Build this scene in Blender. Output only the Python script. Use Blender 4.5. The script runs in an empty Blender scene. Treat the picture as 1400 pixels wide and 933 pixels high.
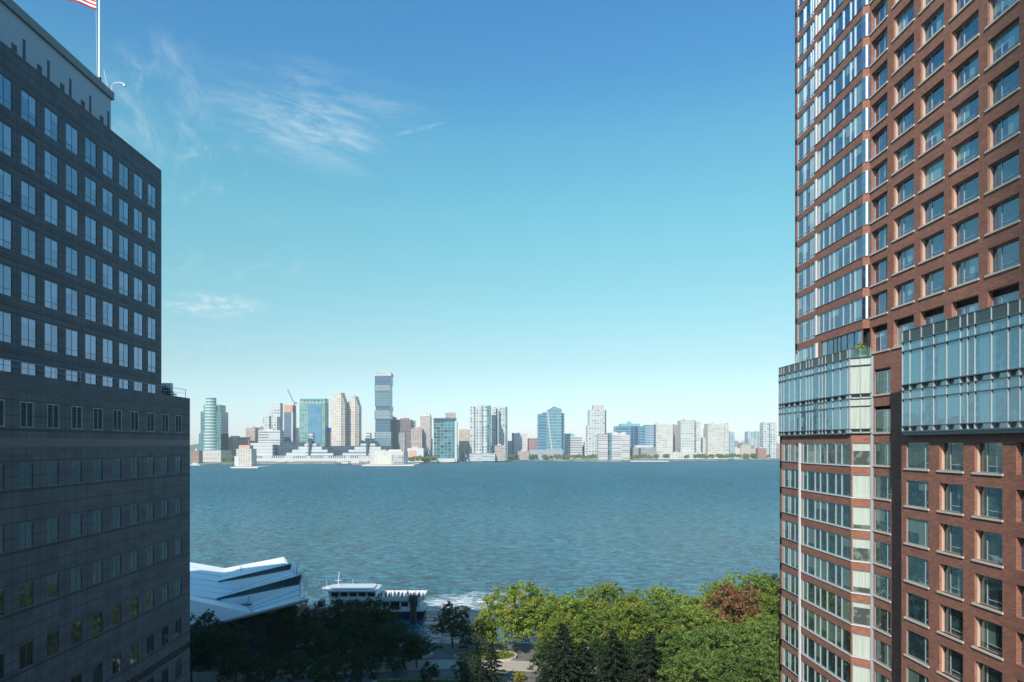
import bpy, bmesh, math, random
import numpy as np
from mathutils import Vector, Matrix
R = math.radians
PI = math.pi
random.seed(7)
S = bpy.context.scene
C = S.collection
F_PX = 933.0
VX, VY, EYE = 683.0, 607.0, 44.0
def wx(px, Y): return (px - VX) / F_PX * Y
def wz(py, Y): return EYE + (VY - py) / F_PX * Y
SUN_A, SUN_E = R(22), R(36.8)

# ------------------------------------------------------------------ camera
cam_d = bpy.data.cameras.new('camera'); cam = bpy.data.objects.new('camera', cam_d); C.objects.link(cam)
cam.location = (0, 0, EYE); cam.rotation_euler = (R(90), 0, 0)
cam_d.sensor_width = 36; cam_d.lens = 24
cam_d.shift_x = (700 - VX) / 1400.0
cam_d.shift_y = (VY - 466.5) / 1400.0
cam_d.clip_end = 60000; cam_d.clip_start = .5
S.camera = cam

# ------------------------------------------------------------------ node helpers
class NT:
    def __init__(s, nt): s.nt = nt; s.L = nt.links
    def n(s, t, **kw):
        x = s.nt.nodes.new(t)
        for k, v in kw.items(): setattr(x, k, v)
        return x
    def put(s, sock, v):
        if isinstance(v, bpy.types.NodeSocket): s.L.new(v, sock)
        elif v is not None: sock.default_value = v
    def m(s, op, a, b=None, c=None, clamp=False):
        x = s.n('ShaderNodeMath', operation=op); x.use_clamp = clamp
        s.put(x.inputs[0], a)
        if b is not None: s.put(x.inputs[1], b)
        if c is not None: s.put(x.inputs[2], c)
        return x.outputs[0]
    def v(s, op, a, b=None):
        x = s.n('ShaderNodeVectorMath', operation=op); s.put(x.inputs[0], a)
        if b is not None: s.put(x.inputs[1], b)
        return x.outputs['Value'] if op in ('DOT_PRODUCT', 'LENGTH') else x.outputs[0]
    def mix(s, f, a, b, blend='MIX'):
        x = s.n('ShaderNodeMix', data_type='RGBA', blend_type=blend)
        s.put(x.inputs['Factor'], f)
        for sock, val in ((x.inputs[6], a), (x.inputs[7], b)):
            if not isinstance(val, bpy.types.NodeSocket): val = (*val, 1) if len(val) == 3 else val
            s.put(sock, val)
        return x.outputs[2]
    def comb(s, x, y, z):
        k = s.n('ShaderNodeCombineXYZ'); s.put(k.inputs[0], x); s.put(k.inputs[1], y); s.put(k.inputs[2], z); return k.outputs[0]
    def sep(s, v):
        k = s.n('ShaderNodeSeparateXYZ'); s.put(k.inputs[0], v); return k.outputs
    def noise(s, vec, scale, detail=2, rough=.5, dist=0):
        k = s.n('ShaderNodeTexNoise'); s.put(k.inputs['Vector'], vec)
        k.inputs['Scale'].default_value = scale; k.inputs['Detail'].default_value = detail
        k.inputs['Roughness'].default_value = rough; k.inputs['Distortion'].default_value = dist
        return k.outputs['Fac']
    def white(s, vec):
        k = s.n('ShaderNodeTexWhiteNoise', noise_dimensions='3D'); s.put(k.inputs['Vector'], vec); return k.outputs['Value']
    def ramp(s, f, stops):
        k = s.n('ShaderNodeValToRGB'); e = k.color_ramp.elements
        while len(e) < len(stops): e.new(.5)
        for i, (p, col) in enumerate(stops):
            e[i].position = p; e[i].color = (*col, 1) if len(col) == 3 else col
        s.put(k.inputs[0], f); return k.outputs[0]
    def bump(s, h, strength=.3, dist=.1):
        k = s.n('ShaderNodeBump'); k.inputs['Strength'].default_value = strength; k.inputs['Distance'].default_value = dist
        s.put(k.inputs['Height'], h); return k.outputs[0]
    def smooth(s, x, a, b):
        k = s.n('ShaderNodeMapRange', interpolation_type='SMOOTHSTEP'); s.put(k.inputs[0], x)
        k.inputs[1].default_value = a; k.inputs[2].default_value = b; k.inputs[3].default_value = 0; k.inputs[4].default_value = 1
        return k.outputs[0]
    @property
    def P(s):
        if not hasattr(s, '_g'): s._g = s.n('ShaderNodeNewGeometry')
        return s._g.outputs['Position']
    @property
    def Nn(s):
        s.P; return s._g.outputs['True Normal']
    @property
    def O(s):
        if not hasattr(s, '_t'): s._t = s.n('ShaderNodeTexCoord')
        return s._t.outputs['Object']
    @property
    def rnd(s):
        if not hasattr(s, '_i'): s._i = s.n('ShaderNodeObjectInfo')
        return s._i.outputs['Random']

def newmat(name):
    m = bpy.data.materials.new(name); m.use_nodes = True
    t = NT(m.node_tree); b = m.node_tree.nodes['Principled BSDF']
    return m, t, b
def setp(t, b, **kw):
    names = dict(col='Base Color', rough='Roughness', metal='Metallic', ior='IOR', normal='Normal', spec='Specular IOR Level', coat='Coat Weight', coatr='Coat Roughness', trans='Transmission Weight', alpha='Alpha')
    for k, v in kw.items():
        sock = b.inputs[names[k]]
        if k == 'col' and not isinstance(v, bpy.types.NodeSocket): v = (*v, 1)
        t.put(sock, v)
MATS = {}
def plain(name, col, rough=.6, metal=0, var=.12, scale=2.0, ior=None):
    if name in MATS: return MATS[name]
    m, t, b = newmat(name)
    nz = t.noise(t.P, scale, 4, .6)
    c = t.mix(t.m('MULTIPLY', nz, 1.0), tuple(x * (1 - var) for x in col), tuple(min(1, x * (1 + var)) for x in col))
    setp(t, b, col=c, rough=rough, metal=metal)
    if ior: setp(t, b, ior=ior)
    MATS[name] = m; return m

# tangent coordinate along any vertical wall
def wall_uz(t):
    n = t.sep(t.Nn); tan = t.comb(t.m('MULTIPLY', n[1], -1), n[0], 0)
    return t.v('DOT_PRODUCT', t.P, tan), t.sep(t.P)[2]

def facade(name, wall, glass, fh=4, bw=4, wf=.6, hf=.6, rnd=.5, gr=.15, wr=.7, tint=None):
    """far tower skin: window grid laid out in metres on the wall"""
    wall = tuple(x * .62 for x in wall); glass = tuple(x * .62 for x in glass); bw *= .95; fh *= 1.0
    m, t, b = newmat(name)
    u, z = wall_uz(t)
    cu = t.m('DIVIDE', t.m('ADD', u, 5000), bw); cz = t.m('DIVIDE', z, fh)
    fu = t.m('FRACT', cu); fz = t.m('FRACT', cz)
    mask = t.m('MULTIPLY', t.m('LESS_THAN', fu, wf), t.m('LESS_THAN', fz, hf))
    nz = t.sep(t.Nn)[2]
    mask = t.m('MULTIPLY', mask, t.m('LESS_THAN', t.m('ABSOLUTE', nz), .5))
    w = t.white(t.comb(t.m('FLOOR', cu), t.m('FLOOR', cz), 1.3)); w2 = t.white(t.comb(t.m('FLOOR', t.m('MULTIPLY', cu, .5)), t.m('FLOOR', cz), 6.1))
    if gr > .13: mask = t.m('MULTIPLY', mask, t.m('MULTIPLY_ADD', t.m('GREATER_THAN', w2, .3), .7, .3))
    g = t.mix(w, tuple(x * (1 - rnd) for x in glass), tuple(min(1, x * (1 + rnd)) for x in glass))
    big = t.noise(t.P, .03, 2)
    wl = t.mix(big, tuple(x * .88 for x in wall), tuple(min(1, x * 1.1) for x in wall))
    setp(t, b, col=t.mix(mask, wl, g), rough=t.m('MULTIPLY_ADD', mask, gr - wr, wr))
    return m

def stone_facade(name, ph, pv, z0, zsub, base):
    """cut granite panels: joints in metres"""
    m, t, b = newmat(name)
    u, z = wall_uz(t)
    cu = t.m('DIVIDE', t.m('SUBTRACT', u, ph[0]), ph[1]); cz = t.m('DIVIDE', t.m('SUBTRACT', z, z0), zsub)
    ju = t.m('LESS_THAN', t.m('PINGPONG', cu, .5), .018 / ph[1] * 1.6)
    jz = t.m('LESS_THAN', t.m('PINGPONG', cz, .5), .02 / zsub * 1.6)
    jf = t.m('LESS_THAN', t.m('PINGPONG', t.m('DIVIDE', t.m('SUBTRACT', z, pv[0]), pv[1]), .5), .05 / pv[1])
    j = t.m('MAXIMUM', t.m('MAXIMUM', ju, jz), jf)
    w = t.white(t.comb(t.m('FLOOR', t.m('ADD', cu, .5)), t.m('FLOOR', t.m('ADD', cz, .5)), 3.7))
    fine = t.noise(t.P, 9, 5, .7)
    v = t.m('ADD', t.m('MULTIPLY_ADD', w, .36, .78), t.m('MULTIPLY_ADD', fine, .16, -.08))
    col = t.mix(1, base, t.comb(v, v, v), 'MULTIPLY')
    streak = t.noise(t.v('MULTIPLY', t.P, (.8, .8, .05)), 1.2, 3)
    col = t.mix(t.m('MULTIPLY', streak, .25), col, tuple(x * .55 for x in base))
    col = t.mix(t.m('MULTIPLY', j, .8), col, (.015, .02, .026))
    setp(t, b, col=col, spec=.35, rough=t.m('MULTIPLY_ADD', fine, .25, .45), normal=t.bump(t.m('SUBTRACT', 1, j), .4, .02))
    return m

def brick_mat(name='red_brick', c1=(.4, .15, .088), c2=(.22, .08, .05), mortar=(.3, .21, .17)):
    m, t, b = newmat(name)
    u, z = wall_uz(t)
    k = t.n('ShaderNodeTexBrick'); t.put(k.inputs['Vector'], t.comb(u, z, 0))
    k.inputs['Scale'].default_value = 1; k.inputs['Brick Width'].default_value = .36; k.inputs['Row Height'].default_value = .115
    k.inputs['Mortar Size'].default_value = .012; k.inputs['Bias'].default_value = .0
    k.inputs['Color1'].default_value = (*c1, 1); k.inputs['Color2'].default_value = (*c2, 1); k.inputs['Mortar'].default_value = (*mortar, 1)
    n1 = t.noise(t.v('MULTIPLY', t.P, (1, 1, 2.5)), .55, 5, .65)
    col = t.mix(t.m('MULTIPLY', t.smooth(n1, .35, .75), .5), k.outputs['Color'], tuple(x * .5 for x in c1))
    n2 = t.noise(t.comb(u, t.m('MULTIPLY', z, 6), 1.0), 1.4, 3, .6)
    col = t.mix(t.m('MULTIPLY', t.smooth(n2, .45, .8), .45), col, (.42, .2, .13))
    setp(t, b, col=col, rough=.85, normal=t.bump(k.outputs['Fac'], -.25, .02))
    return m

def glass_mat(name, dark, curtain, amount=.5, cell=1.55, refl=.55, tint=(.8, .9, 1), hgt=2.2, warp=.0):
    """glazing seen from outside: rooms, blinds and curtains behind a reflecting pane (object coordinates, metres)"""
    m, t, b = newmat(name)
    o = t.sep(t.O)
    cx = t.m('FLOOR', t.m('DIVIDE', t.m('ADD', o[0], .001), cell))
    w1 = t.white(t.comb(cx, t.rnd, 1.7)); w2 = t.white(t.comb(cx, t.rnd, 8.2)); w3 = t.white(t.comb(2.2, t.rnd, 5.5))
    has = t.m('LESS_THAN', w1, amount)
    drop = t.m('GREATER_THAN', t.m('DIVIDE', o[2], hgt), t.m('SUBTRACT', t.m('MULTIPLY', w2, 1.3), .35))
    folds = t.noise(t.comb(t.m('MULTIPLY', o[0], 9), t.m('MULTIPLY', t.rnd, 40), t.m('MULTIPLY', o[2], .25)), 1.0, 2)
    cur = t.mix(folds, tuple(x * .6 for x in curtain), tuple(min(1, x * 1.15) for x in curtain))
    room = t.noise(t.v('ADD', t.O, t.comb(t.m('MULTIPLY', t.rnd, 50), 0, 0)), 1.6, 3, .6)
    dk = t.mix(t.smooth(room, .45, .7), dark, tuple(x * 3.2 for x in dark))
    col = t.mix(t.m('MULTIPLY', has, drop), dk, cur)
    setp(t, b, col=col, rough=.5, spec=.2)
    gl = t.n('ShaderNodeBsdfGlossy'); gl.inputs['Roughness'].default_value = .015; gl.inputs['Color'].default_value = (*tint, 1)
    wv = t.noise(t.v('ADD', t.O, t.comb(t.m('MULTIPLY', w3, 30), 0, 0)), .7, 1)
    nb = t.bump(wv, .12 + warp, .06); t.L.new(nb, gl.inputs['Normal'])
    lw = t.n('ShaderNodeLayerWeight'); lw.inputs['Blend'].default_value = .35
    f = t.m('ADD', t.m('MULTIPLY', lw.outputs['Fresnel'], 1 - refl * .6), refl * .55, clamp=True)
    mx = t.n('ShaderNodeMixShader'); t.put(mx.inputs[0], f); t.L.new(b.outputs[0], mx.inputs[1]); t.L.new(gl.outputs[0], mx.inputs[2])
    t.L.new(mx.outputs[0], m.node_tree.nodes['Material Output'].inputs[0])
    return m

# ------------------------------------------------------------------ mesh helpers
class MB:
    def __init__(s, M=None): s.v = []; s.f = []; s.M = M or Matrix.Identity(4)
    def pt(s, p): q = s.M @ Vector(p); s.v.append((q.x, q.y, q.z)); return len(s.v) - 1
    def face(s, pts): s.f.append([s.pt(p) for p in pts])
    def box(s, x0, x1, y0, y1, z0, z1):
        i = len(s.v)
        for z in (z0, z1):
            for x, y in ((x0, y0), (x1, y0), (x1, y1), (x0, y1)): s.pt((x, y, z))
        for q in ((3, 2, 1, 0), (4, 5, 6, 7), (0, 1, 5, 4), (1, 2, 6, 5), (2, 3, 7, 6), (3, 0, 4, 7)): s.f.append([i + k for k in q])
        return s
    def prism(s, poly, z0, z1, top=None):
        n = len(poly); i = len(s.v); top = top or poly
        for x, y in poly: s.pt((x, y, z0))
        for k, (x, y) in enumerate(top): s.pt((x, y, z1[k] if isinstance(z1, (list, tuple)) else z1))
        s.f.append([i + n - 1 - k for k in range(n)]); s.f.append([i + n + k for k in range(n)])
        for k in range(n): s.f.append([i + k, i + (k + 1) % n, i + n + (k + 1) % n, i + n + k])
        return s
    def tube(s, pts, r, n=6, cap=True):
        pts = [Vector(p) for p in pts]; rs = r if isinstance(r, (list, tuple)) else [r] * len(pts)
        rings = []
        for k, p in enumerate(pts):
            d = (pts[min(k + 1, len(pts) - 1)] - pts[max(k - 1, 0)])
            d = d.normalized() if d.length > 1e-9 else Vector((0, 0, 1))
            a = d.cross(Vector((0, 0, 1)) if abs(d.z) < .9 else Vector((1, 0, 0))).normalized(); b = d.cross(a)
            ring = [s.pt(p + (a * math.cos(2 * PI * j / n) + b * math.sin(2 * PI * j / n)) * rs[k]) for j in range(n)]
            if rings:
                q = rings[-1]
                for j in range(n): s.f.append([q[j], q[(j + 1) % n], ring[(j + 1) % n], ring[j]])
            rings.append(ring)
        if cap: s.f.append(rings[0][::-1]); s.f.append(rings[-1])
        return s
    def lathe(s, prof, n=16, cx=0, cy=0):
        prev = None
        for (r, z) in prof:
            ring = [s.pt((cx + r * math.cos(2 * PI * j / n), cy + r * math.sin(2 * PI * j / n), z)) for j in range(n)]
            if prev:
                for j in range(n): s.f.append([prev[j], prev[(j + 1) % n], ring[(j + 1) % n], ring[j]])
            prev = ring
        s.f.append(prev); return s
    def mesh(s, name, mat, off=(0, 0, 0), smooth=False, fixn=True):
        me = bpy.data.meshes.new(name)
        me.from_pydata([(x - off[0], y - off[1], z - off[2]) for x, y, z in s.v], [], s.f)
        if fixn:
            b = bmesh.new(); b.from_mesh(me); bmesh.ops.recalc_face_normals(b, faces=b.faces); b.to_mesh(me); b.free()
        mats = mat if isinstance(mat, (list, tuple)) else [mat]
        for q in mats: me.materials.append(q)
        if smooth: me.polygons.foreach_set('use_smooth', [True] * len(me.polygons))
        me.update(); return me
    def build(s, name, mat, parent=None, smooth=False, fixn=True, origin=None):
        """vertices are in world metres; the child sits at its parent's origin"""
        off = tuple(parent.location) if parent else (origin or (0, 0, 0))
        o = bpy.data.objects.new(name, s.mesh(name, mat, off, smooth, fixn)); C.objects.link(o)
        if parent: o.parent = parent
        elif origin: o.location = origin
        return o
def tag(o, label=None, cat=None, group=None, kind=None):
    for k, v in (('label', label), ('category', cat), ('group', group), ('kind', kind)):
        if v: o[k] = v
    return o
def thing(name, label, cat, loc=(0, 0, 0), group=None):
    o = bpy.data.objects.new(name, None); C.objects.link(o); o.location = loc; o.empty_display_size = .5
    return tag(o, label, cat, group)
def link_mesh(name, me, parent, loc=(0, 0, 0), rz=0, sc=None):
    o = bpy.data.objects.new(name, me); C.objects.link(o)
    if parent: o.parent = parent
    o.location = loc; o.rotation_euler = (0, 0, rz)
    if sc: o.scale = sc
    return o
def copy_tree(src, parent=None):
    c = src.copy(); C.objects.link(c)
    if parent: c.parent = parent
    for ch in src.children: copy_tree(ch, c)
    return c

class Frame:
    """a vertical plane: u runs along it, d goes inward, z up"""
    def __init__(s, x, y, th): s.x, s.y, s.th = x, y, th; s.U = Vector((math.cos(th), math.sin(th), 0)); s.I = Vector((-math.sin(th), math.cos(th), 0))
    @property
    def M(s): return Matrix.Translation((s.x, s.y, 0)) @ Matrix.Rotation(s.th, 4, 'Z')
    def loc(s, u, z, parent, d=0):
        p = Vector((s.x, s.y, 0)) + s.U * u + s.I * d; q = parent.location
        return (p.x - q.x, p.y - q.y, z - q.z)

def wall(fr, u0, u1, z0, z1, holes, depth):
    mb = MB(fr.M)
    us = sorted({u0, u1} | {h[0] for h in holes} | {h[1] for h in holes}); zs = sorted({z0, z1} | {h[2] for h in holes} | {h[3] for h in holes})
    us = [u for u in us if u0 <= u <= u1]; zs = [z for z in zs if z0 <= z <= z1]
    for za, zb in zip(zs, zs[1:]):
        if zb - za < 1e-5: continue
        zc = (za + zb) / 2; start = None
        hs = [h for h in holes if h[2] < zc < h[3]]
        for ua, ub in zip(us, us[1:]):
            uc = (ua + ub) / 2
            solid = not any(h[0] < uc < h[1] for h in hs)
            if solid and start is None: start = ua
            if start is not None and not solid: mb.face([(start, 0, za), (ua, 0, za), (ua, 0, zb), (start, 0, zb)]); start = None
        if start is not None: mb.face([(start, 0, za), (u1, 0, za), (u1, 0, zb), (start, 0, zb)])
    for (a, b, c, d) in holes:
        mb.face([(a, 0, c), (a, 0, d), (a, depth, d), (a, depth, c)]); mb.face([(b, 0, d), (b, 0, c), (b, depth, c), (b, depth, d)])
        mb.face([(b, 0, c), (a, 0, c), (a, depth, c), (b, depth, c)]); mb.face([(a, 0, d), (b, 0, d), (b, depth, d), (a, depth, d)])
    return mb

# ------------------------------------------------------------------ materials
M_frame = plain('window_metal_grey', (.42, .46, .48), .35, .3)
M_white = plain('white_painted_metal', (.78, .79, .78), .4)
M_fin = plain('pale_metal_fin', (.45, .5, .52), .35, .3)
M_dkmetal = plain('dark_metal', (.05, .06, .065), .45, .5)
M_slate = plain('teal_grey_metal', (.13, .18, .2), .4, .5)
M_sill = plain('cast_stone_sill', (.62, .56, .47), .7)
M_jamb = plain('cast_stone_jamb', (.55, .36, .27), .75)
M_brick = brick_mat()
M_core = plain('dark_interior', (.03, .035, .04), .8)
M_roof = plain('roof_membrane', (.3, .3, .29), .9)
M_conc = plain('concrete', (.42, .4, .37), .85, scale=1)
M_gl_left = glass_mat('office_glass', (.012, .02, .03), (.24, .29, .34), .6, .95, .54, (.5, .64, .92), 2.55)
M_gl_low = glass_mat('office_glass_lower', (.008, .012, .016), (.02, .026, .032), .2, .8, .12, (.62, .78, .88), 1.95)
M_gl_right = glass_mat('apartment_glass', (.01, .03, .065), (.24, .4, .4), .33, 1.55, .42, (.66, .84, 1), 2.2)
M_gl_low_r = glass_mat('apartment_glass_lower', (.015, .032, .03), (.16, .24, .19), .45, 1.55, .25, (.75, .95, .95), 2.2)
M_gl_box = glass_mat('bay_glass', (.02, .08, .12), (.1, .28, .34), .5, 1.5, .45, (.6, .84, .95), 2.6)
M_gl_white = glass_mat('blind_behind_glass', (.08, .1, .09), (.62, .7, .62), 1.0, 5, .12, (.9, 1, 1), 2.2)

def clear_glass(name, tint=(.72, .88, .86), f=.25):
    m, t, b = newmat(name)
    tr = t.n('ShaderNodeBsdfTransparent'); tr.inputs[0].default_value = (*tint, 1); df = t.n('ShaderNodeBsdfDiffuse'); df.inputs[0].default_value = (.4, .6, .6, 1); m2 = t.n('ShaderNodeMixShader'); m2.inputs[0].default_value = .12; t.L.new(tr.outputs[0], m2.inputs[1]); t.L.new(df.outputs[0], m2.inputs[2])
    gl = t.n('ShaderNodeBsdfGlossy'); gl.inputs['Roughness'].default_value = .02
    lw = t.n('ShaderNodeLayerWeight'); lw.inputs['Blend'].default_value = f
    mx = t.n('ShaderNodeMixShader'); t.put(mx.inputs[0], t.m('ADD', lw.outputs['Fresnel'], .05, clamp=True)); t.L.new(m2.outputs[0], mx.inputs[1]); t.L.new(gl.outputs[0], mx.inputs[2])
    t.L.new(mx.outputs[0], m.node_tree.nodes['Material Output'].inputs[0]); return m
M_rail = clear_glass('balustrade_glass')

# ------------------------------------------------------------------ LEFT OFFICE BUILDING
def visible_area(fr, u, z, w, h):
    p = Vector((fr.x, fr.y, 0)) + fr.U * (u + w / 2)
    if p.y < 5: return 0, False
    px = VX + F_PX * p.x / p.y; py = VY - F_PX * (z + h / 2 - EYE) / p.y
    A = w * h / (p.y ** 2) * abs(p.x) / p.y
    return A, (-8 < px < 1408 and -12 < py < 945)
LB = thing('office_building', 'tall grey granite office block in shade at left with paired blue windows', 'building', (-60, 27, 2.5))
fU = Frame(-42, -30, R(90)); fL = Frame(-36.1, -30, R(90))     # u = Y + 30
UH = [(59.97 + 3.084 * k + 30, 51.2 + 4 * n - 2.55, 1.95, 2.55) for k in range(-12, 8) for n in range(7)]
LWIN = [(51.35 + 3.083 * k + 30, 42.55 - 4.58 * n - 1.9, 1.5, 1.9) for k in range(-12, 9) for n in range(7)]
LOUV = [(51.35 + 3.083 * k + 30, 45.25, 1.5, 1.95) for k in range(-12, 9)]
holesU = [(u, u + w, z, z + h) for u, z, w, h in UH]
holesL = [(u, u + w, z, z + h) for u, z, w, h in LWIN + LOUV]
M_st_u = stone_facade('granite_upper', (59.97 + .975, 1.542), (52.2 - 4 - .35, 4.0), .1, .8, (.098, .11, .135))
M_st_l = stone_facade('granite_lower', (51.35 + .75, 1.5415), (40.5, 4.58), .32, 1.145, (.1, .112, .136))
wall(fU, 0, 114.8, 44, 77.95, holesU, .22).build('upper_wall', M_st_u, LB, fixn=False)
wall(fL, 0, 109.6, 0, 49.3, holesL, .12).build('lower_wall', M_st_l, LB, fixn=False)
mb = MB(); mb.box(-95, -42.24, -29.9, 84.55, 0, 77.2); mb.build('upper_core', M_core, LB)
mb = MB(); mb.box(-42.3, -36.26, -29.9, 79.4, 0, 48.3); mb.build('lower_core', M_core, LB)
mb = MB()
mb.box(-95, -42.0, 84.56, 84.8, 0, 77.95); mb.box(-95, -41.997, -30.2, -29.95, 0, 77.95); mb.box(-95.2, -94.9, -30, 84.6, 0, 77.95)
mb.box(-42.0, -36.1, 79.42, 79.6, 0, 49.3); mb.box(-36.5, -36.103, -29.9, 79.4, 48.3, 49.297); mb.box(-42.6, -42.003, -29.9, 84.5, 77.2, 77.947)
mb.build('end_wall', M_st_u, LB)
MB().box(-94.5, -42.61, -29.9, 84.5, 77.2, 77.3).build('roof', M_roof, LB)
MB().box(-41.98, -36.51, -29.9, 79.4, 48.3, 48.36).build('terrace_roof', M_roof, LB)
MB().box(-36.12, -36.085, -29.9, 79.55, 20.25, 21.0).build('dark_band', plain('polished_dark_granite', (.035, .04, .045), .25), LB)
MB().box(-36.12, -36.08, -29.9, 79.55, 48.0, 48.75).build('pale_band', plain('polished_pale_granite', (.1, .115, .135), .7), LB)
mp = plain('polished_granite', (.09, .1, .12), .45, ior=1.45)
MB().box(-36.12, -36.082, -29.9, 79.55, 43.75, 44.45).build('polished_band', mp, LB)
# window meshes (local: x along wall, y inward, z up)
def pair_window(w, h, lower, fr=.05, mat=M_frame, split=.5, d=.16):
    a = MB()
    for x0, x1 in ((0, fr), (w - fr, w), (w * split - fr / 2, w * split + fr / 2)): a.box(x0, x1, d - .022, d + .02, fr, h - fr)
    a.box(0, w, d - .024, d + .02, 0, fr); a.box(0, w, d - .024, d + .02, h - fr, h)
    if lower: a.box(fr, w - fr, d - .018, d + .015, lower, lower + fr)
    g = MB(); g.face([(0, d, 0), (w, d, 0), (w, d, h), (0, d, h)])
    return a, g
def shared(mb, name, mat, **k): return mb.mesh(name, mat, **k)
def office_windows(cands, fr, mf, mg, w, h, base_keep, parent, fallback, matf, matg, lower):
    pass
a, g = pair_window(1.95, 2.55, .56, .05, d=.06); MF_u, MG_u = shared(a, 'window', M_slate), shared(g, 'pane', M_gl_left, fixn=False)
a, g = pair_window(1.5, 1.9, .0, .05, d=.06); MF_l, MG_l = shared(a, 'window', M_slate), shared(g, 'pane', M_gl_low, fixn=False)
allw = []
for fr, L, mf, mg in ((fU, UH, MF_u, MG_u), (fL, LWIN, MF_l, MG_l)):
    for (u, z, w, h) in L:
        A, vis = visible_area(fr, u, z, w, h); allw.append((A if vis else 0, fr, u, z, w, h, mf, mg))
allw.sort(key=lambda q: -q[0])
rf, rg = MB(), MB(); rg2 = MB()
for i, (A, fr, u, z, w, h, mf, mg) in enumerate(allw):
    if i < 100 and A > 0:
        o = link_mesh('window', mf, LB, fr.loc(u, z, LB), fr.th); p = link_mesh('pane', mg, o)
    else:
        d = .06
        for k in (0, w / 2 - .02, w - .04):
            rf.M = fr.M; rf.box(u + k, u + k + .04, d - .02, d + .02, z, z + h)
        q = rg if w > 1.7 else rg2; q.M = fr.M; q.face([(u, d, z), (u + w, d, z), (u + w, d, z + h), (u, d, z + h)])
n0 = len(rf.f); rf.v += [];
off = len(rf.v); rf.v += rg.v; rf.f += [[i + off for i in f] for f in rg.f]; n1 = len(rf.f)
off = len(rf.v); rf.v += rg2.v; rf.f += [[i + off for i in f] for f in rg2.f]
o = rf.build('window', [M_slate, M_gl_left, M_gl_low], LB, fixn=False); o['kind'] = 'stuff'
for i, p in enumerate(o.data.polygons): p.material_index = 0 if i < n0 else (1 if i < n1 else 2)
# louvers
lv = MB()
lv.box(0, .09, -.02, .1, 0, 1.95); lv.box(1.41, 1.5, -.02, .1, 0, 1.95); lv.box(.71, .79, -.02, .1, .05, 1.9); lv.box(0, 1.5, -.025, .1, 1.88, 1.96); lv.box(0, 1.5, -.025, .1, -.01, .06)
for k in range(14):
    z = .12 + k * .127
    lv.face([(.09, -.01, z), (1.41, -.01, z), (1.41, .09, z + .07), (.09, .09, z + .07)])
ML = lv.mesh('louver', plain('louver_metal', (.26, .32, .33), .5, .3), fixn=False)
for (u, z, w, h) in LOUV:
    if visible_area(fL, u, z, w, h)[1]: link_mesh('louver', ML, LB, fL.loc(u, z, LB), fL.th)
# penthouse
ph = MB(); ph.box(-70, -44, -29, 77.3, 77.3, 83.0); ph.box(-70, -45.2, 77.3, 79.2, 77.3, 82.2); ph.build('penthouse_wall', plain('pale_metal_panel', (.36, .44, .52), .5), LB)
MB().box(-70.3, -43.75, -29.3, 77.55, 83.0, 83.85).build('penthouse_cap', plain('grey_metal_cap', (.2, .22, .23), .5), LB)
for k in range(10):
    y = 46 + k * 3.4
    b1 = MB().box(-44.02, -43.97, y, y + .35, 77.4, 81.4); b1.build('penthouse_louver', plain('dark_slot', (.07, .09, .1), .7), LB)
    b1 = MB().box(-44.02, -43.96, y - 1.45, y - .8, 77.4, 80.2); b1.build('penthouse_louver', plain('dark_slot', (.07, .09, .1), .7), LB)
rl = MB()
for k in range(28):
    rl.tube([(-36.4, -10 + k * 3.3, 49.2), (-36.4, -10 + k * 3.3, 50.25)], .03, 4)
rl.tube([(-36.4, -12, 50.25), (-36.4, 79.4, 50.25)], .028, 5); rl.tube([(-36.4, -12, 49.8), (-36.4, 79.4, 49.8)], .016, 4); rl.build('terrace_railing', M_frame, LB)

# flagpole, flag, camera mast
fp = thing('flagpole', 'white metal flagpole standing at the roof edge of the grey office block', 'flagpole', (-44.6, 76.1, 83.85))
MB().tube([(-44.6, 76.1, 83.85), (-44.6, 76.1, 98)], [.13, .08], 8).build('pole', M_white, fp)
MB().tube([(-44.6, 76.1, 83.85), (-44.6, 76.1, 84.8)], .2, 8).build('pole_base', M_dkmetal, fp)
MB().tube([(-44.85, 76.05, 85.2), (-44.95, 76.05, 92), (-44.75, 76.05, 97.8)], .018, 4).build('halyard', M_white, fp)
def flag():
    m, t, b = newmat('striped_flag_cloth')
    uv = t.sep(t.n('ShaderNodeUVMap').outputs[0])
    st = t.m('LESS_THAN', t.m('FRACT', t.m('MULTIPLY', uv[1], 6.5)), .5)
    canton = t.m('MULTIPLY', t.m('LESS_THAN', uv[0], .4), t.m('GREATER_THAN', uv[1], 6 / 13))
    setp(t, b, col=t.mix(canton, t.mix(st, (.75, .74, .73), (.5, .03, .05)), (.03, .05, .2)), rough=.8)
    nx, nz = 30, 14; W, H = 4.6, 2.7; me = bpy.data.meshes.new('flag'); vs = []; uvs = []
    for i in range(nx + 1):
        for j in range(nz + 1):
            a, c = i / nx, j / nz
            x = -a * W * .9; y = .28 * math.sin(a * 9 + c * 1.5) * a ** .5; z = c * H + a * 1.55 + .12 * math.sin(a * 7 + c * 2) * a
            vs.append((x, y, z)); uvs.append((a, c))
    fs = [(i * (nz + 1) + j, (i + 1) * (nz + 1) + j, (i + 1) * (nz + 1) + j + 1, i * (nz + 1) + j + 1) for i in range(nx) for j in range(nz)]
    me.from_pydata(vs, [], fs); ul = me.uv_layers.new()
    for lp in me.loops: ul.data[lp.index].uv = uvs[lp.vertex_index]
    me.materials.append(m); me.polygons.foreach_set('use_smooth', [True] * len(fs))
    o = bpy.data.objects.new('flag', me); C.objects.link(o); o.location = (-44.9, 76, wz(14, 76))
    so = o.modifiers.new('t', 'SOLIDIFY'); so.thickness = .01
    tag(o, 'red and white striped flag flying from the rooftop flagpole', 'flag')
flag()
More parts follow.
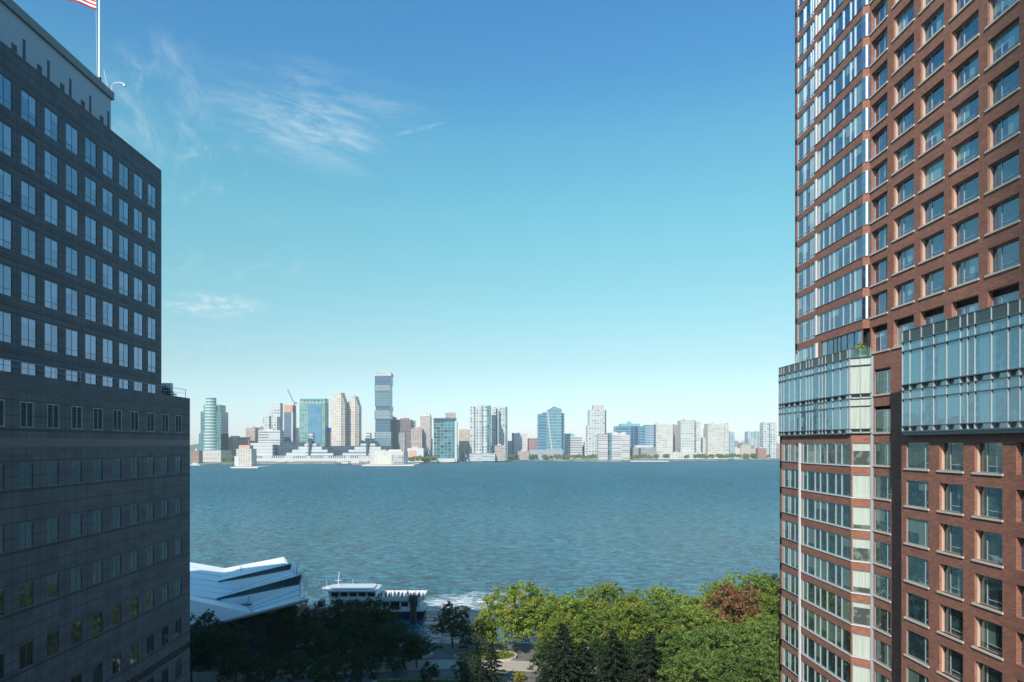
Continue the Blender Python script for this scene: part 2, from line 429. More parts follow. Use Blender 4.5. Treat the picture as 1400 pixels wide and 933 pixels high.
cm = thing('camera_mast', 'white gooseneck mast with a small security camera at the roof corner', 'camera', (-43.9, 77.4, 83.8))
pts = [(-43.95, 77.4, 83.8), (-43.95, 77.4, 84.6)] + [(-43.95 + .75 * (1 - math.cos(a)), 77.4, 84.6 + .35 * math.sin(a)) for a in [R(x) for x in (25, 50, 75, 100, 130, 155)]]
MB().tube(pts, .05, 6).build('mast', M_white, cm)
e = pts[-1]; MB().lathe([(.02, e[2] + .02), (.13, e[2] - .05), (.14, e[2] - .2), (.02, e[2] - .32)], 10, e[0], e[1]).build('camera_head', M_white, cm)
MB().tube([(-44.3, 77.3, 83.8), (-44.75, 77.2, 86.3)], .025, 4).build('stay', M_white, cm)

# cooling plant behind
cp = thing('cooling_plant', 'cluster of pale ribbed vents and steel frames on the roof beyond the office block', 'roof plant', (-57, 105, 2.5))
vb = MB()
YK = 114
for i in range(5):
    x = wx(223.5 + i * 3.1, YK)
    for j in range(2): vb.box(x, x + .22, YK - 1 + j * .5, YK - .7 + j * .5, 51.4, wz(524.5, YK))
vb.build('vent', M_white, cp)
fb = MB()
for i in range(9):
    x = wx(222 + i * 2.9, YK); top = wz(527 + max(0, i - 3) * 2.4, YK)
    fb.box(x, x + .1, YK - 1.3, YK - 1.2, 51.4, top)
for i in range(5): fb.box(wx(222, YK), wx(246 - max(0, i - 1) * 4, YK), YK - 1.35, YK - 1.15, wz(544 - i * 3.6, YK) - .06, wz(544 - i * 3.6, YK) + .05)
fb.build('steel_frame', M_dkmetal, cp)
MB().box(-90, wx(247, 116), 98, 116, 2.5, 51.5).build('building_block', M_st_l, cp)

# ------------------------------------------------------------------ RIGHT BRICK APARTMENT TOWER
RB = thing('apartment_tower', 'tall red brick apartment tower at right with long ribbon windows', 'building', (52, 50, 2.5))
T90 = R(-90)
fbL = Frame(34.0, 82.8, T90); fcL = Frame(34.0, 66.0, R(-45)); fmL = Frame(35.34, 64.66, T90); fnL = Frame(33.4, 56.6, T90)
fbU = Frame(35.8, 82.7, T90); fcU = Frame(35.8, 67.3, R(-45)); fnU = Frame(36.26, 66.84, T90)
headsL = [44.1 - 3.06 * n for n in range(13)]
headsU = [55.4 + 3.08 * i for i in range(1, 16)]
TOPZ = 103.5
MB().prism([(34.6, 82.2), (34.6, 66.25), (36.0, 64.85), (36.0, 56.0), (34.0, 56.0), (34.0, 20.2), (60, 20.2), (60, 82.2)], 0, 51.9).build('lower_core', M_core, RB)
MB().prism([(36.35, 82.1), (36.35, 67.4), (36.9, 66.7), (36.9, 20.2), (70, 20.2), (70, 82.1)], 51.5, TOPZ - .5).build('upper_core', M_core, RB)
b_ = MB(); b_.box(34.0, 70, 82.3, 82.8, 0, 44.9); b_.box(35.8, 70, 82.2, 82.7, 55.0, TOPZ); b_.box(69.9, 70.3, 20, 82.3, 0, TOPZ); b_.box(33.4, 70, 19.8, 20.1, 0, TOPZ); b_.build('end_wall', M_brick, RB)
MB().box(36.27, 70, 20, 82.6, TOPZ - .5, TOPZ - .3).build('roof', M_roof, RB)
# lower brick walls
hb = [(5.75, 16.65, h - 2.2, h) for h in headsL] + [(.12, 5.3, h - 2.2, h) for h in headsL]
wall(fbL, 0, 16.8, 0, 44.95, hb, .12).build('bay_wall', M_brick, RB, fixn=False)
wall(fcL, 0, 1.9, 0, 44.95, [(.1, 1.72, h - 2.2, h) for h in headsL], .12).build('corner_wall', M_brick, RB, fixn=False)
hm = [(.25, 2.95, h - 2.1, h) for h in headsL]
wall(fmL, 0, 8.1, 0, 52.3, hm + [(.25, 2.95, 45.05, 47.5), (.25, 2.95, 48.6, 51.0)], .15).build('recess_wall', M_brick, RB, fixn=False)
colsL = [(.5, 3.45)] + [(4.75 + 3.85 * k, 7.4 + 3.85 * k) for k in range(0, 7)]
hn = [(a, b, h - 2.1, h) for a, b in colsL for h in headsL]
wall(fnL, 0, 36.4, 0, 44.95, hn, .4).build('main_wall', M_brick, RB, fixn=False)
MB().box(33.4, 35.34, 56.6, 56.75, 0, 44.95).build('return_wall', M_brick, RB)
# upper brick walls
hbU = [(5.75, 15.25, h - 2.2, h) for h in headsU] + [(.1, 5.3, h - 2.45, h) for h in headsU]
hbU += [(.1, 5.3, 52.4, 55.3)]
wall(fbU, 0, 15.4, 55.4 if 0 else 52.0, TOPZ, hbU + [(6.6, 15.25, 52.05, 55.35)], .12).build('bay_wall', M_brick, RB, fixn=False)
wall(fcU, 0, .65, 55.35, TOPZ, [], .1).build('corner_wall', M_brick, RB, fixn=False)
colsU = [(.25, 3.0)] + [(4.02 + 4.03 * k, 7.1 + 4.03 * k) for k in range(0, 9)]
hU = [(a, b, h - (2.15 if i == 0 else 1.95), h) for i, (a, b) in enumerate(colsU) for h in headsU] + [(a, b, 52.8, 55.35) for a, b in colsU[:9]]
wall(fnU, 0, 46.6, 52.0, TOPZ, hU, .42).build('main_wall', M_brick, RB, fixn=False)
# knobs: narrow corner glass between brick bands on upper floors
def ribbon(fr, u0, u1, zh, h, mull, depth=.12, fin=.1, mat=M_gl_right, name='ribbon_window', low=None, proud=True, finmat=None, finw=.055):
    z = zh - h; L = u1 - u0
    a = MB(); fw = .05
    a.box(0, L, depth - .08, depth + .02, 0, .07); a.box(0, L, depth - .08, depth + .02, h - .07, h)
    for m_ in mull: a.box(m_ - finw / 2, m_ + finw / 2, depth - fin, depth + .02, .07, h - .07)
    if low: a.box(0, L, depth - .05, depth + .01, low, low + .06)
    o = link_mesh(name, a.mesh(name, finmat or M_fin), RB, fr.loc(u0, z, RB), fr.th)
    g = MB(); g.face([(0, depth, 0), (L, depth, 0), (L, depth, h), (0, depth, h)])
    link_mesh('pane', g.mesh('pane', mat, fixn=False), o); return o
for n, h in enumerate(headsL):
    ms = [.02, .45] + [1.5 + 1.52 * k + (.3 if k % 3 == 1 else 0) for k in range(6)] + [10.88]
    o = ribbon(fbL, 5.75, 16.65, h, 2.2, ms, mat=M_gl_low_r, fin=.1)
    o2 = ribbon(fbL, .12, 5.3, h, 2.2, [.02, .6, 1.0, 2.2, 2.65, 3.9, 5.1], mat=M_gl_low_r, fin=.08)
    o3 = ribbon(fcL, .1, 1.72, h, 2.2, [.03, 1.58], mat=M_gl_white, name='corner_window', fin=.1)
    led = MB(); shelf = MB(); led.M = fbL.M; led.box(5.6, 16.8, -.06, .1, h - 2.28, h - 2.2); led.M = fcL.M; led.box(-.0, 1.9, -.05, .1, h - 2.28, h - 2.2)
    shelf.M = fbL.M; shelf.box(0, 5.5, -.05, .1, h - 2.26, h - 2.2)
    led.build('sill_ledge', M_white, RB); shelf.build('dark_flashing', M_dkmetal, RB)
for i, h in enumerate(headsU):
    ms = [.02, .35] + [1.35 + 1.45 * k - (.55 if k % 3 == 2 else 0) for k in range(6)] + [9.46]
    o = ribbon(fbU, 5.75, 15.25, h, 2.2, ms, fin=.1)
    ribbon(fbU, .1, 5.3, h, 2.45, [.02, .55, 2.1, 2.5, 3.9, 4.4, 5.1], fin=.08, low=.4, mat=M_gl_right)
    shelf = MB(fbU.M); shelf.box(5.6, 15.35, -.04, .1, h - 2.26, h - 2.2); shelf.build('dark_flashing', M_dkmetal, RB)
    # corner pipe of glass at the knob
# upper corner: recessed glass slot and white post between brick knobs
for h in headsU + [55.4]:
    a = MB(fcU.M); a.box(.12, .55, -.08, .06, h - 2.2 - .015, h + .015)
post = MB(); gl = MB()
for h in headsU:
    post.M = fcU.M; post.box(.3, .5, -.1, -.01, h - 2.2, h); gl.M = fcU.M; gl.box(-.02, .66, -.035, -.004, h - 2.2, h)
gl.build('corner_glazing', M_gl_right, RB); post.build('corner_post', M_white, RB)
MB(fbL.M).box(5.33, 5.7, -.1, .1, 5, 44.05).build('white_column', M_white, RB)
cu_ = MB(fbU.M)
for h in headsU + [55.35]: cu_.box(5.33, 5.7, -.08, .1, h - 2.2, h - .001)
cu_.build('white_column', M_white, RB)
MB(fcL.M).box(1.74, 2.02, -.1, .12, 5, 52.3).build('white_column', M_fin, RB)
# punched windows with sills
def punched(w, h, depth, sill=True, jamb=True, ml=.3):
    a = MB(); fr = .06; d = depth - .06
    for x0, x1 in ((0, fr), (w - fr, w), (w * ml, w * ml + .07)): a.box(x0, x1, d - .02, d + .05, fr, h - fr)
    a.box(0, w, d - .02, d + .05, 0, fr); a.box(0, w, d - .02, d + .05, h - fr, h); a.box(w * ml + .07, w - fr, d - .015, d + .045, .42, .48)
    g = MB(); g.face([(0, d + .02, 0), (w, d + .02, 0), (w, d + .02, h), (0, d + .02, h)])
    s = MB().box(-.2, w + .1, -.09, d - .02, -.14, .0)
    j = MB(); j.box(.0, .1, .12, d - .03, .005, h - .005)
    return a.mesh('window', M_frame), g, s.mesh('sill', M_sill), j.mesh('jamb', M_jamb)
protoU, gU, sU, jU = punched(3.08, 1.95, .42); gU = gU.mesh('pane', M_gl_right, fixn=False)
protoM, gM, sM, jM = punched(2.75, 2.15, .42, ml=.7); gM = gM.mesh('pane', M_gl_right, fixn=False)
protoL, gL, sL, jL = punched(2.65, 2.1, .4, ml=.28); gL = gL.mesh('pane', M_gl_low_r, fixn=False)
protoA, gA, sA, jA = punched(2.95, 2.1, .16, ml=.8); gA = gA.mesh('pane', M_gl_low_r, fixn=False)
protoR, gR, sR, jR = punched(2.7, 2.1, .15, ml=.75); gR = gR.mesh('pane', M_gl_low_r, fixn=False)
def put(fr, u, z, P4, w, h, jamb=True):
    A, vis = visible_area(fr, u, z, w, h)
    o = link_mesh('window', P4[0], RB, fr.loc(u, z, RB), fr.th); link_mesh('pane', P4[1], o); link_mesh('sill', P4[2], o)
    if jamb: link_mesh('jamb', P4[3], o)
cands = []
for i, (a0, b0) in enumerate(colsU):
    for h in headsU: cands.append((fnU, a0, h - (2.15 if i == 0 else 1.95), (protoM, gM, sM, jM) if i == 0 else (protoU, gU, sU, jU), b0 - a0, 2, i > 0))
for i, (a0, b0) in enumerate(colsL):
    for h in headsL: cands.append((fnL, a0, h - 2.1, (protoA, gA, sA, jA) if i == 0 else (protoL, gL, sL, jL), b0 - a0, 2.1, i > 0))
for h in headsL: cands.append((fmL, .25, h - 2.1, (protoR, gR, sR, jR), 2.7, 2.1, False))
for z in (45.05, 48.6): cands.append((fmL, .25, z, (protoR, gR, sR, jR), 2.7, 2.4, False))
for a0, b0 in colsU[:9]: cands.append((fnU, a0, 52.85, (protoU, gU, sU, jU), 2.85, 2.5, False))
cands.sort(key=lambda c: -visible_area(c[0], c[1], c[2], c[4], c[5])[0] * visible_area(c[0], c[1], c[2], c[4], c[5])[1])
rest = MB()
for k, (fr, u, z, P4, w, h, jb) in enumerate(cands):
    if k < 100: put(fr, u, z, P4, w, h, jb)
    else:
        rest.M = fr.M; d = .36 if fr is not fmL else .1
        if P4[0] is protoA: d = .1
        rest.face([(u, d, z), (u + w, d, z), (u + w, d, z + h), (u, d, z + h)])
if rest.f: o = rest.build('window', M_gl_right, RB, fixn=False); o['kind'] = 'stuff'
# terrace-level storey
ribbon(fbU, 6.6, 15.25, 55.35, 3.3, [.03, 1.4, 2.7, 3.5, 4.3, 5.6, 7.0, 8.6], fin=.06, finmat=M_dkmetal, finw=.06)
ribbon(fbU, .1, 5.3, 55.3, 2.9, [.02, .55, 2.1, 2.5, 3.9, 5.1], fin=.1)
wp = MB(); wp.prism([(35.75, 77.35), (35.75, 76.75), (36.2, 76.75), (36.2, 77.35)], 52.0, 55.35); wp.build('white_column', M_white, RB)
MB().prism([(33.95, 82.75), (33.95, 66.05), (35.3, 64.7), (36.2, 64.7), (36.2, 82.75)], 51.5, 52.05).build('terrace_floor', M_conc, RB)
MB().box(33.05, 36.2, 20.1, 55.85, 51.5, 52.05).build('terrace_floor', M_conc, RB)
# glazed two storey bays
def glass_bay(x0, y0, th, L, mulls, endcap, name='glazed_bay', gm=M_gl_box):
    fr = Frame(x0, y0, th); g = MB()
    o = link_mesh(name, MB().mesh(name, M_slate), RB, fr.loc(0, 44.95, RB), th)
    a = MB()
    Z = [(0, .1, .14), (.45, .06, .1), (2.62, .08, .1), (2.72 + .62, .06, .1), (3.8, .08, .12), (6.52, .09, .12), (7.28, .09, .12), (8.2, .06, .07)]
    for z, hh, pd in Z: a.box(0, L, -pd, .03, z, z + hh)
    me = a.mesh(name, M_slate); o.data = me
    f = MB()
    for m_ in mulls:
        f.box(m_ - .022, m_ + .022, -.09, .02, .1, 8.2)
        for z0 in (.1, 3.42): f.prism([(m_ - .06, -.02), (m_ + .06, -.02), (m_ + .06, .2), (m_ - .06, .2)], z0, z0 + .35)
    link_mesh('fin', f.mesh('fin', M_fin), o)
    p = MB()
    for z0, z1, d in ((.1, .45, .22), (.5, 2.62, .0), (2.7, 3.34, .0), (3.4, 3.8, .22), (3.88, 6.52, .0), (6.6, 7.28, .0)):
        p.face([(0, d, z0), (L, d, z0), (L, d, z1), (0, d, z1)])
    link_mesh('pane', p.mesh('pane', gm, fixn=False), o)
    q = MB(); q.box(0, L, -.015, .005, 7.37, 8.2); link_mesh('balustrade', q.mesh('balustrade', M_rail), o)
    return o
def steps(L, pat):
    u, out, k = .06, [.06], 0
    while u < L - .3:
        u += pat[k % len(pat)]; k += 1
        if u < L - .1: out.append(u)
    return out + [L - .04]
glass_bay(33.9, 82.8, T90, 16.75, steps(16.75, [.7, .75, 1.5, 1.5, 1.45, 1.5, .7, .7, 1.6]), None)
glass_bay(33.9, 66.05, R(-45), 1.95, [.05, .95, 1.85], None, gm=M_gl_white)
glass_bay(33.0, 55.9, T90, 35.5, steps(35.5, [1.0, 1.5, 1.5, 1.5, 1.5, .75, .75, 1.6, 1.5]), None)
MB().box(33.02, 36.2, 55.82, 55.9, 44.95, 52.2).build('bay_end_glass', M_gl_box, RB)
MB().box(33.0, 33.6, 20.1, 55.9, 44.7, 44.949).build('bay_soffit', M_slate, RB)
MB().box(33.98, 36.2, 82.68, 82.8, 44.95, 52.2).build('bay_end_glass', M_gl_box, RB)
wall(Frame(33.0, 56.2, T90), .3, .31, 44.0, 44.95, [], .1)
# terrace things
def leaf_mesh(name, pts, size, mat, seed, tri=False, up=.35):
    rng = np.random.default_rng(seed); n = len(pts); pts = np.asarray(pts, float)
    a = rng.normal(size=(n, 3)); a[:, 2] *= .6; a /= np.linalg.norm(a, axis=1)[:, None]
    nb = rng.normal(size=(n, 3)); nb[:, 2] += up
    b = np.cross(nb, a); b /= np.linalg.norm(b, axis=1)[:, None]
    s = size * rng.uniform(.6, 1.35, (n, 1)); w = s * rng.uniform(.5, .95, (n, 1))
    V = np.stack([pts - a * s, pts - b * w, pts + a * s, pts + b * w], 1).reshape(-1, 3)
    me = bpy.data.meshes.new(name); me.vertices.add(4 * n); me.vertices.foreach_set('co', V.ravel())
    me.loops.add(4 * n); me.loops.foreach_set('vertex_index', np.arange(4 * n, dtype=np.int32))
    me.polygons.add(n); me.polygons.foreach_set('loop_start', np.arange(0, 4 * n, 4, dtype=np.int32)); me.polygons.foreach_set('loop_total', np.full(n, 4, dtype=np.int32))
    me.materials.append(mat); me.update(); me.validate(); return me
def leaf_mat(name, c1, c2, trans=.25, c3=None):
    m, t, b = newmat(name)
    n1 = t.noise(t.P, .9, 3, .7); n2 = t.white(t.v('FLOOR', t.v('MULTIPLY', t.P, (3.3, 3.3, 3.3))) if False else t.v('SNAP', t.P, (.45, .45, .45)))
    f = t.m('ADD', t.m('MULTIPLY', n1, .55), t.m('MULTIPLY', n2, .45))
    c = t.mix(t.smooth(f, .25, .75), c1, c2)
    if c3: c = t.mix(t.m('MULTIPLY', t.smooth(t.noise(t.P, .35, 2), .52, .68), .8), c, c3)
    c = t.mix(t.m('MULTIPLY', t.rnd, .35), c, tuple(x * .62 for x in c1))
    setp(t, b, col=c, rough=.55, spec=.3)
    tl = t.n('ShaderNodeBsdfTranslucent'); t.L.new(c, tl.inputs[0])
    mx = t.n('ShaderNodeMixShader'); mx.inputs[0].default_value = trans; t.L.new(b.outputs[0], mx.inputs[1]); t.L.new(tl.outputs[0], mx.inputs[2])
    t.L.new(mx.outputs[0], m.node_tree.nodes['Material Output'].inputs[0]); return m
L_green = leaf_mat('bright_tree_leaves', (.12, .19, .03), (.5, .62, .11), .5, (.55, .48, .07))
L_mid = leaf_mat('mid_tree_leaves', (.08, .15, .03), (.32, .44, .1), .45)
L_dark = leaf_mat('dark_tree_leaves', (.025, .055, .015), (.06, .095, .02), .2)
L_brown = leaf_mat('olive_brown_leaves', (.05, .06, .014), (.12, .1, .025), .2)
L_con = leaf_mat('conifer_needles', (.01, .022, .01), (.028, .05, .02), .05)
L_rust = leaf_mat('rust_red_leaves', (.17, .08, .035), (.36, .16, .08), .3, (.16, .18, .04))
L_gold = leaf_mat('golden_leaves', (.2, .19, .02), (.42, .36, .05), .3)
M_bark = plain('bark', (.11, .09, .07), .9, scale=6)

def potted(x, y, z, label, s=1.0, seed=3):
    t_ = thing('potted_plant', label, 'plant', (x, y, z))
    MB().prism([(x - .28 * s, y - .28 * s), (x + .28 * s, y - .28 * s), (x + .28 * s, y + .28 * s), (x - .28 * s, y + .28 * s)], z, z + .5 * s, [(x - .36 * s, y - .36 * s), (x + .36 * s, y - .36 * s), (x + .36 * s, y + .36 * s), (x - .36 * s, y + .36 * s)]).build('planter', M_white, t_)
    rng = random.Random(seed); P = []; st = MB()
    for k in range(9):
        a = rng.uniform(0, 6.28); r = rng.uniform(.2, .6) * s; hh = rng.uniform(.6, 1.4) * s
        st.tube([(x, y, z + .45 * s), (x + r * .5 * math.cos(a), y + r * .5 * math.sin(a), z + .5 * s + hh * .6), (x + r * math.cos(a), y + r * math.sin(a), z + .5 * s + hh)], .015, 4)
        for j in range(26): q = rng.uniform(.35, 1.05); P.append((r * q * math.cos(a) + rng.gauss(0, .1) * s, r * q * math.sin(a) + rng.gauss(0, .1) * s, .5 * s + hh * q + rng.gauss(0, .08)))
    st.build('stem', M_bark, t_)
    link_mesh('foliage', leaf_mesh('foliage', P, .12 * s, L_green, seed), t_)
potted(34.9, 65.9, 52.05, 'leafy shrub in a white planter at the terrace corner of the brick tower', 1.0, 3)
potted(34.7, 70.3, 52.05, 'small yellowish bush in a pot behind the long terrace balustrade', .7, 5)
def chair_mesh(x, y, z, rz, name, label, cat, grp=None):
    t_ = thing(name, label, cat, (x, y, z), grp); t_.rotation_euler = (0, 0, 0)
    Mx = Matrix.Translation((x, y, z)) @ Matrix.Rotation(rz, 4, 'Z')
    MB(Mx).box(-.33, .33, -.33, .33, .3, .42).build('seat', M_white, t_)
    a = MB(Mx); a.prism([(-.33, .27), (.33, .27), (.33, .37), (-.33, .37)], .42, .95, [(-.33, .4), (.33, .4), (.33, .5), (-.33, .5)]); a.build('backrest', M_white, t_)
    for sx in (-1, 1): MB(Mx).box(sx * .33 - .04, sx * .33 + .04, -.3, .33, .421, .62).build('armrest', M_white, t_)
    for sx in (-.29, .29):
        for sy in (-.29, .29): MB(Mx).box(sx - .03, sx + .03, sy - .03, sy + .03, 0, .3).build('leg', M_white, t_)
chair_mesh(34.8, 76.3, 52.05, .4, 'terrace_chair', 'white armchair on the long terrace, nearest the column with the white V', 'chair', 'terrace chairs')
chair_mesh(34.7, 79.7, 52.05, 2.0, 'terrace_chair', 'white armchair near the far left end of the long terrace', 'chair', 'terrace chairs')
chair_mesh(34.2, 53.6, 52.05, 2.6, 'terrace_chair', 'white armchair behind the left end of the right-hand balustrade', 'chair', 'terrace chairs')
chair_mesh(34.3, 51.9, 52.05, -.6, 'terrace_chair', 'second white armchair from the left behind the right-hand balustrade', 'chair', 'terrace chairs')
tb = thing('terrace_table', 'low white table between the armchairs on the right-hand terrace', 'table', (34.1, 52.75, 52.05))
MB().box(33.75, 34.45, 52.4, 53.1, 52.45, 52.5).build('tabletop', M_white, tb)
for sx in (33.8, 34.35):
    for sy in (52.45, 53.0): MB().box(sx, sx + .05, sy, sy + .05, 52.05, 52.45).build('leg', M_white, tb)

# unseen blocks added behind the viewpoint, sized to cast shade into view
CB = thing('park_shade_block', 'unseen brick block added behind the viewpoint to shade the near park', 'building', (-26, -20, 0))
MB().box(-42, -17, -30, -3, 0, 92).build('wall', M_brick, CB)
NB = thing('facade_shade_block', 'very tall tower far behind the viewpoint, shading the near end of the brick tower', 'building', (-77, -315, 0))
MB().box(-104.5, -50, -330, -300, 0, 430).build('wall', M_brick, NB)

# ------------------------------------------------------------------ SKYLINE
SK = {}
def fm(key, *a, **k):
    if key not in SK: SK[key] = facade(key, *a, **k)
    return SK[key]
W_white = lambda: fm('white_panel_tower', (.84, .83, .8), (.22, .27, .31), 6.8, 7.5, .5, .6, .8)
W_cream = lambda: fm('cream_tower', (.95, .83, .72), (.42, .36, .34), 6, 5.5, .5, .5, .5)
W_beige = lambda: fm('beige_tower', (.66, .53, .45), (.28, .26, .27), 6, 6, .5, .55, .5)
W_brown = lambda: fm('brown_tower', (.26, .2, .2), (.1, .12, .16), 6, 5, .55, .55, .6)
W_brick = lambda: fm('brick_block', (.5, .26, .18), (.2, .17, .17), 4.5, 6, .5, .5, .5)
W_stripe = lambda: fm('banded_block', (.85, .82, .8), (.2, .25, .3), 6.4, 60, .985, .42, .2)
W_glass = lambda: fm('teal_glass_tower', (.3, .46, .46), (.05, .2, .24), 7, 9, .88, .84, .8, .12, .3)
W_blue = lambda: fm('blue_glass_tower', (.25, .45, .55), (.05, .2, .33), 7.5, 30, .97, .66, .25, .12, .3)
W_pale = lambda: fm('pale_grey_tower', (.8, .82, .8), (.3, .38, .4), 7, 8, .55, .5, .8)
W_dkglass = lambda: fm('dark_glass', (.05, .09, .14), (.03, .06, .1), 6, 8, .9, .85, .5, .12, .3)
W_side = lambda: fm('grey_low_block', (.48, .46, .46), (.2, .22, .25), 4.6, 6, .55, .5, .5)

def tower(name, label, x0, x1, top, Y, mat, depth=34, parts=(), cat='building', group=None, base=2.6):
    """px extents on the far bank; parts: (part name, x0, x1, ytop, ybottom, dY0, dY1, material)"""
    X0, X1 = wx(x0, Y), wx(x1, Y); t_ = thing(name, label, cat, ((X0 + X1) / 2, Y + depth / 2, base), group)
    MB().box(X0, X1, Y, Y + depth, base, wz(top, Y)).build('tower_block', mat, t_)
    hgt = wz(top, Y)
    # parapet + roof plant on every block
    if depth > 12 and (X1 - X0) > 12:
        MB().box(X0 + (X1 - X0) * .3, X0 + (X1 - X0) * .62, Y + depth * .3, Y + depth * .7, hgt, hgt + 3.2).build('roof_plant', SKM['plant'], t_)
    for (pn, a, b, yt, yb, d0, d1, pm) in parts:
        zb = base if yb is None else wz(yb, Y)
        MB().box(wx(a, Y), wx(b, Y), Y + d0, Y + d1, zb, wz(yt, Y)).build(pn, pm, t_)
    return t_
SKM = dict(plant=plain('roof_plant_grey', (.5, .5, .5), .8), dark=plain('navy_glass', (.03, .05, .09), .3), white=plain('bright_white_wall', (.54, .53, .51), .7),
           teal=plain('teal_metal', (.15, .42, .4), .5), peach=plain('peach_wall', (.6, .33, .24), .8), blue=plain('blue_netting', (.04, .12, .5), .8), orange=plain('orange_netting', (.55, .28, .18), .8),
           stone=plain('tan_stone', (.62, .55, .46), .85), maroon=plain('maroon_wall', (.35, .16, .17), .8), grey=plain('grey_wall', (.45, .46, .47), .8))
def T(*a, **k): return tower(*a, **k)
Y0 = 1560
# 1 round tower
t_ = thing('round_office_tower', 'green glass tower with a round banded front and stepped top, leftmost on the far bank', 'building', (wx(287, Y0), Y0, 2.6))
gG = fm('green_glass', (.16, .36, .36), (.07, .22, .24), 6, 5, .8, .75, .4, .12, .3); gB = fm('green_banded', (.78, .84, .8), (.12, .36, .36), 6.9, 200, .999, .5, .2, .12, .4)
for a, b, yt, d in ((272, 302, 593, 0), (273.8, 302, 563, 2), (277, 299.5, 553.5, 6)): MB().box(wx(a, Y0), wx(b, Y0), Y0 + d, Y0 + 45 - d, 2.6, wz(yt, Y0)).build('tower_block', gG, t_)
cx = wx(287.3, Y0)
MB().lathe([(15.5, 2.6), (15.5, wz(590, Y0)), (15.4, wz(590, Y0) + .1), (14, wz(590, Y0) + .2), (14, wz(555, Y0)), (11.3, wz(555, Y0) + .3), (11.3, wz(544, Y0)), (.1, wz(544, Y0) + .2)], 28, cx, Y0 + 6).build('round_bay', gB, t_)
MB().box(wx(272, Y0), wx(305, Y0), Y0 - 12, Y0 + 50, 2.6, wz(616, Y0)).build('podium', fm('stone_podium', (.78, .74, .68), (.3, .32, .33), 9, 7, .3, .4, .3), t_)
MB().tube([(cx + 6, Y0 + 6, wz(544, Y0)), (cx + 6, Y0 + 6, wz(538, Y0))], .5, 5).build('antenna', M_white, t_)
Y1 = 1650
T('apartment_block', 'low patchwork brick apartment block right of the round green tower', 303, 336, 598, Y1, W_brick(), 30, [('corner_block', 303, 312, 597, None, -3, 0, W_side()), ('corner_block', 319, 326, 596.5, None, -3, 0, W_beige()), ('wing', 326, 342, 601, None, -8, -3, SKM['maroon'])])
t_ = T('pier_office_building', 'small white and orange office block standing on its own pier', 323, 344, 614, 1260, fm('white_orange_block', (.84, .74, .66), (.35, .42, .42), 4.2, 5, .5, .55, .3), 26,
  [('annex', 321, 327, 624, None, -1, 20, SKM['white']), ('roof_storey', 326, 341, 609, 614, 2, 20, SKM['peach'])])
T('apartment_block', 'pale peach block between the brick block and the white banded office', 336, 349, 585, 1700, W_beige(), 30)
T('apartment_block', 'grey flat-topped block behind the pale peach block', 347, 360, 584.5, 1720, W_side(), 30)
T('office_block', 'white block with fine dark window rows left of the green glass box', 353, 383, 588.5, 1640, W_stripe(), 30, [('lower_wing', 344, 384, 606, None, -8, 0, SKM['white'])])
T('stepped_tower', 'white tower with a tall slab rising from broader shoulders', 360, 381.5, 570, 1700, W_white(), 30, [('upper_slab', 368, 382.4, 551, 570, 4, 26, W_pale()), ('dark_slot', 368.5, 370.5, 569, 588, -1, 0, SKM['dark']), ('dark_slot', 379, 381, 570, 588, -1, 0, SKM['dark'])])
T('unfinished_tower', 'slate blue tower with orange netting round its top floors', 388.5, 398.5, 564, 1690, fm('slate_blue', (.14, .22, .32), (.1, .17, .28), 6, 6, .5, .5, .3), 30, [('netting', 388.5, 400, 554, 564, 0, 30, SKM['orange']), ('side_wall', 398.5, 400.3, 564, None, 0, 30, SKM['white'])])
T('office_block', 'narrow dark block under the tower crane', 400.5, 406, 585, 1700, W_dkglass(), 20)
# crane
cr = thing('tower_crane', 'thin tower crane with a raised jib beside the unfinished tower', 'crane', (wx(402.8, 1680), 1680, 2.6))
MB().tube([(wx(402.8, 1680), 1680, 2.6), (wx(402.8, 1680), 1680, wz(550, 1680))], 1.1, 4).build('mast', M_dkmetal, cr)
MB().tube([(wx(402.3, 1680), 1680, wz(552, 1680)), (wx(393.3, 1680), 1680, wz(532.5, 1680))], .8, 4).build('jib', M_dkmetal, cr)
MB().box(wx(402.8, 1680), wx(405.5, 1680), 1679, 1681.5, wz(553, 1680), wz(550, 1680)).build('counterweight', SKM['maroon'], cr)
Yb = 1640
t_ = T('glass_office_block', 'broad green glass box with an open frame along its top', 409.5, 444.5, 551, Yb, fm('green_box_glass', (.3, .5, .45), (.08, .22, .24), 6.2, 6.5, .6, .55, .7, .15, .5), 34,
  [('mirror_panel', 421.5, 440, 553, 607, -1, 0, fm('mirror_blue', (.1, .3, .45), (.12, .34, .5), 12, 12, .93, .93, .15, .1, .2)), ('roof_frame', 409.5, 444.5, 545, 546.5, 0, 34, SKM['teal'])])
fb = MB()
for i in range(8): x = wx(409.8 + i * 4.85, Yb); fb.box(x, x + 1.2, Yb, Yb + 1.2, wz(551, Yb), wz(546.5, Yb)); fb.box(x, x + 1.2, Yb + 32, Yb + 33.5, wz(551, Yb), wz(546.5, Yb))
fb.box(wx(410.5, Yb), wx(443.5, Yb), Yb + 3, Yb + 30, wz(551, Yb), wz(546.5, Yb)); fb.build('frame_post', fm('pale_green_frame', (.5, .66, .6), (.2, .4, .38), 5, 5, .5, .5, .4), t_)
T('unfinished_tower', 'small block under construction wrapped in bright blue netting', 445, 453, 592, 1660, fm('pink_block', (.5, .33, .32), (.2, .18, .2), 6, 4, .4, .5, .3), 20, [('netting', 445, 453, 585, 592, 0, 20, SKM['blue'])])
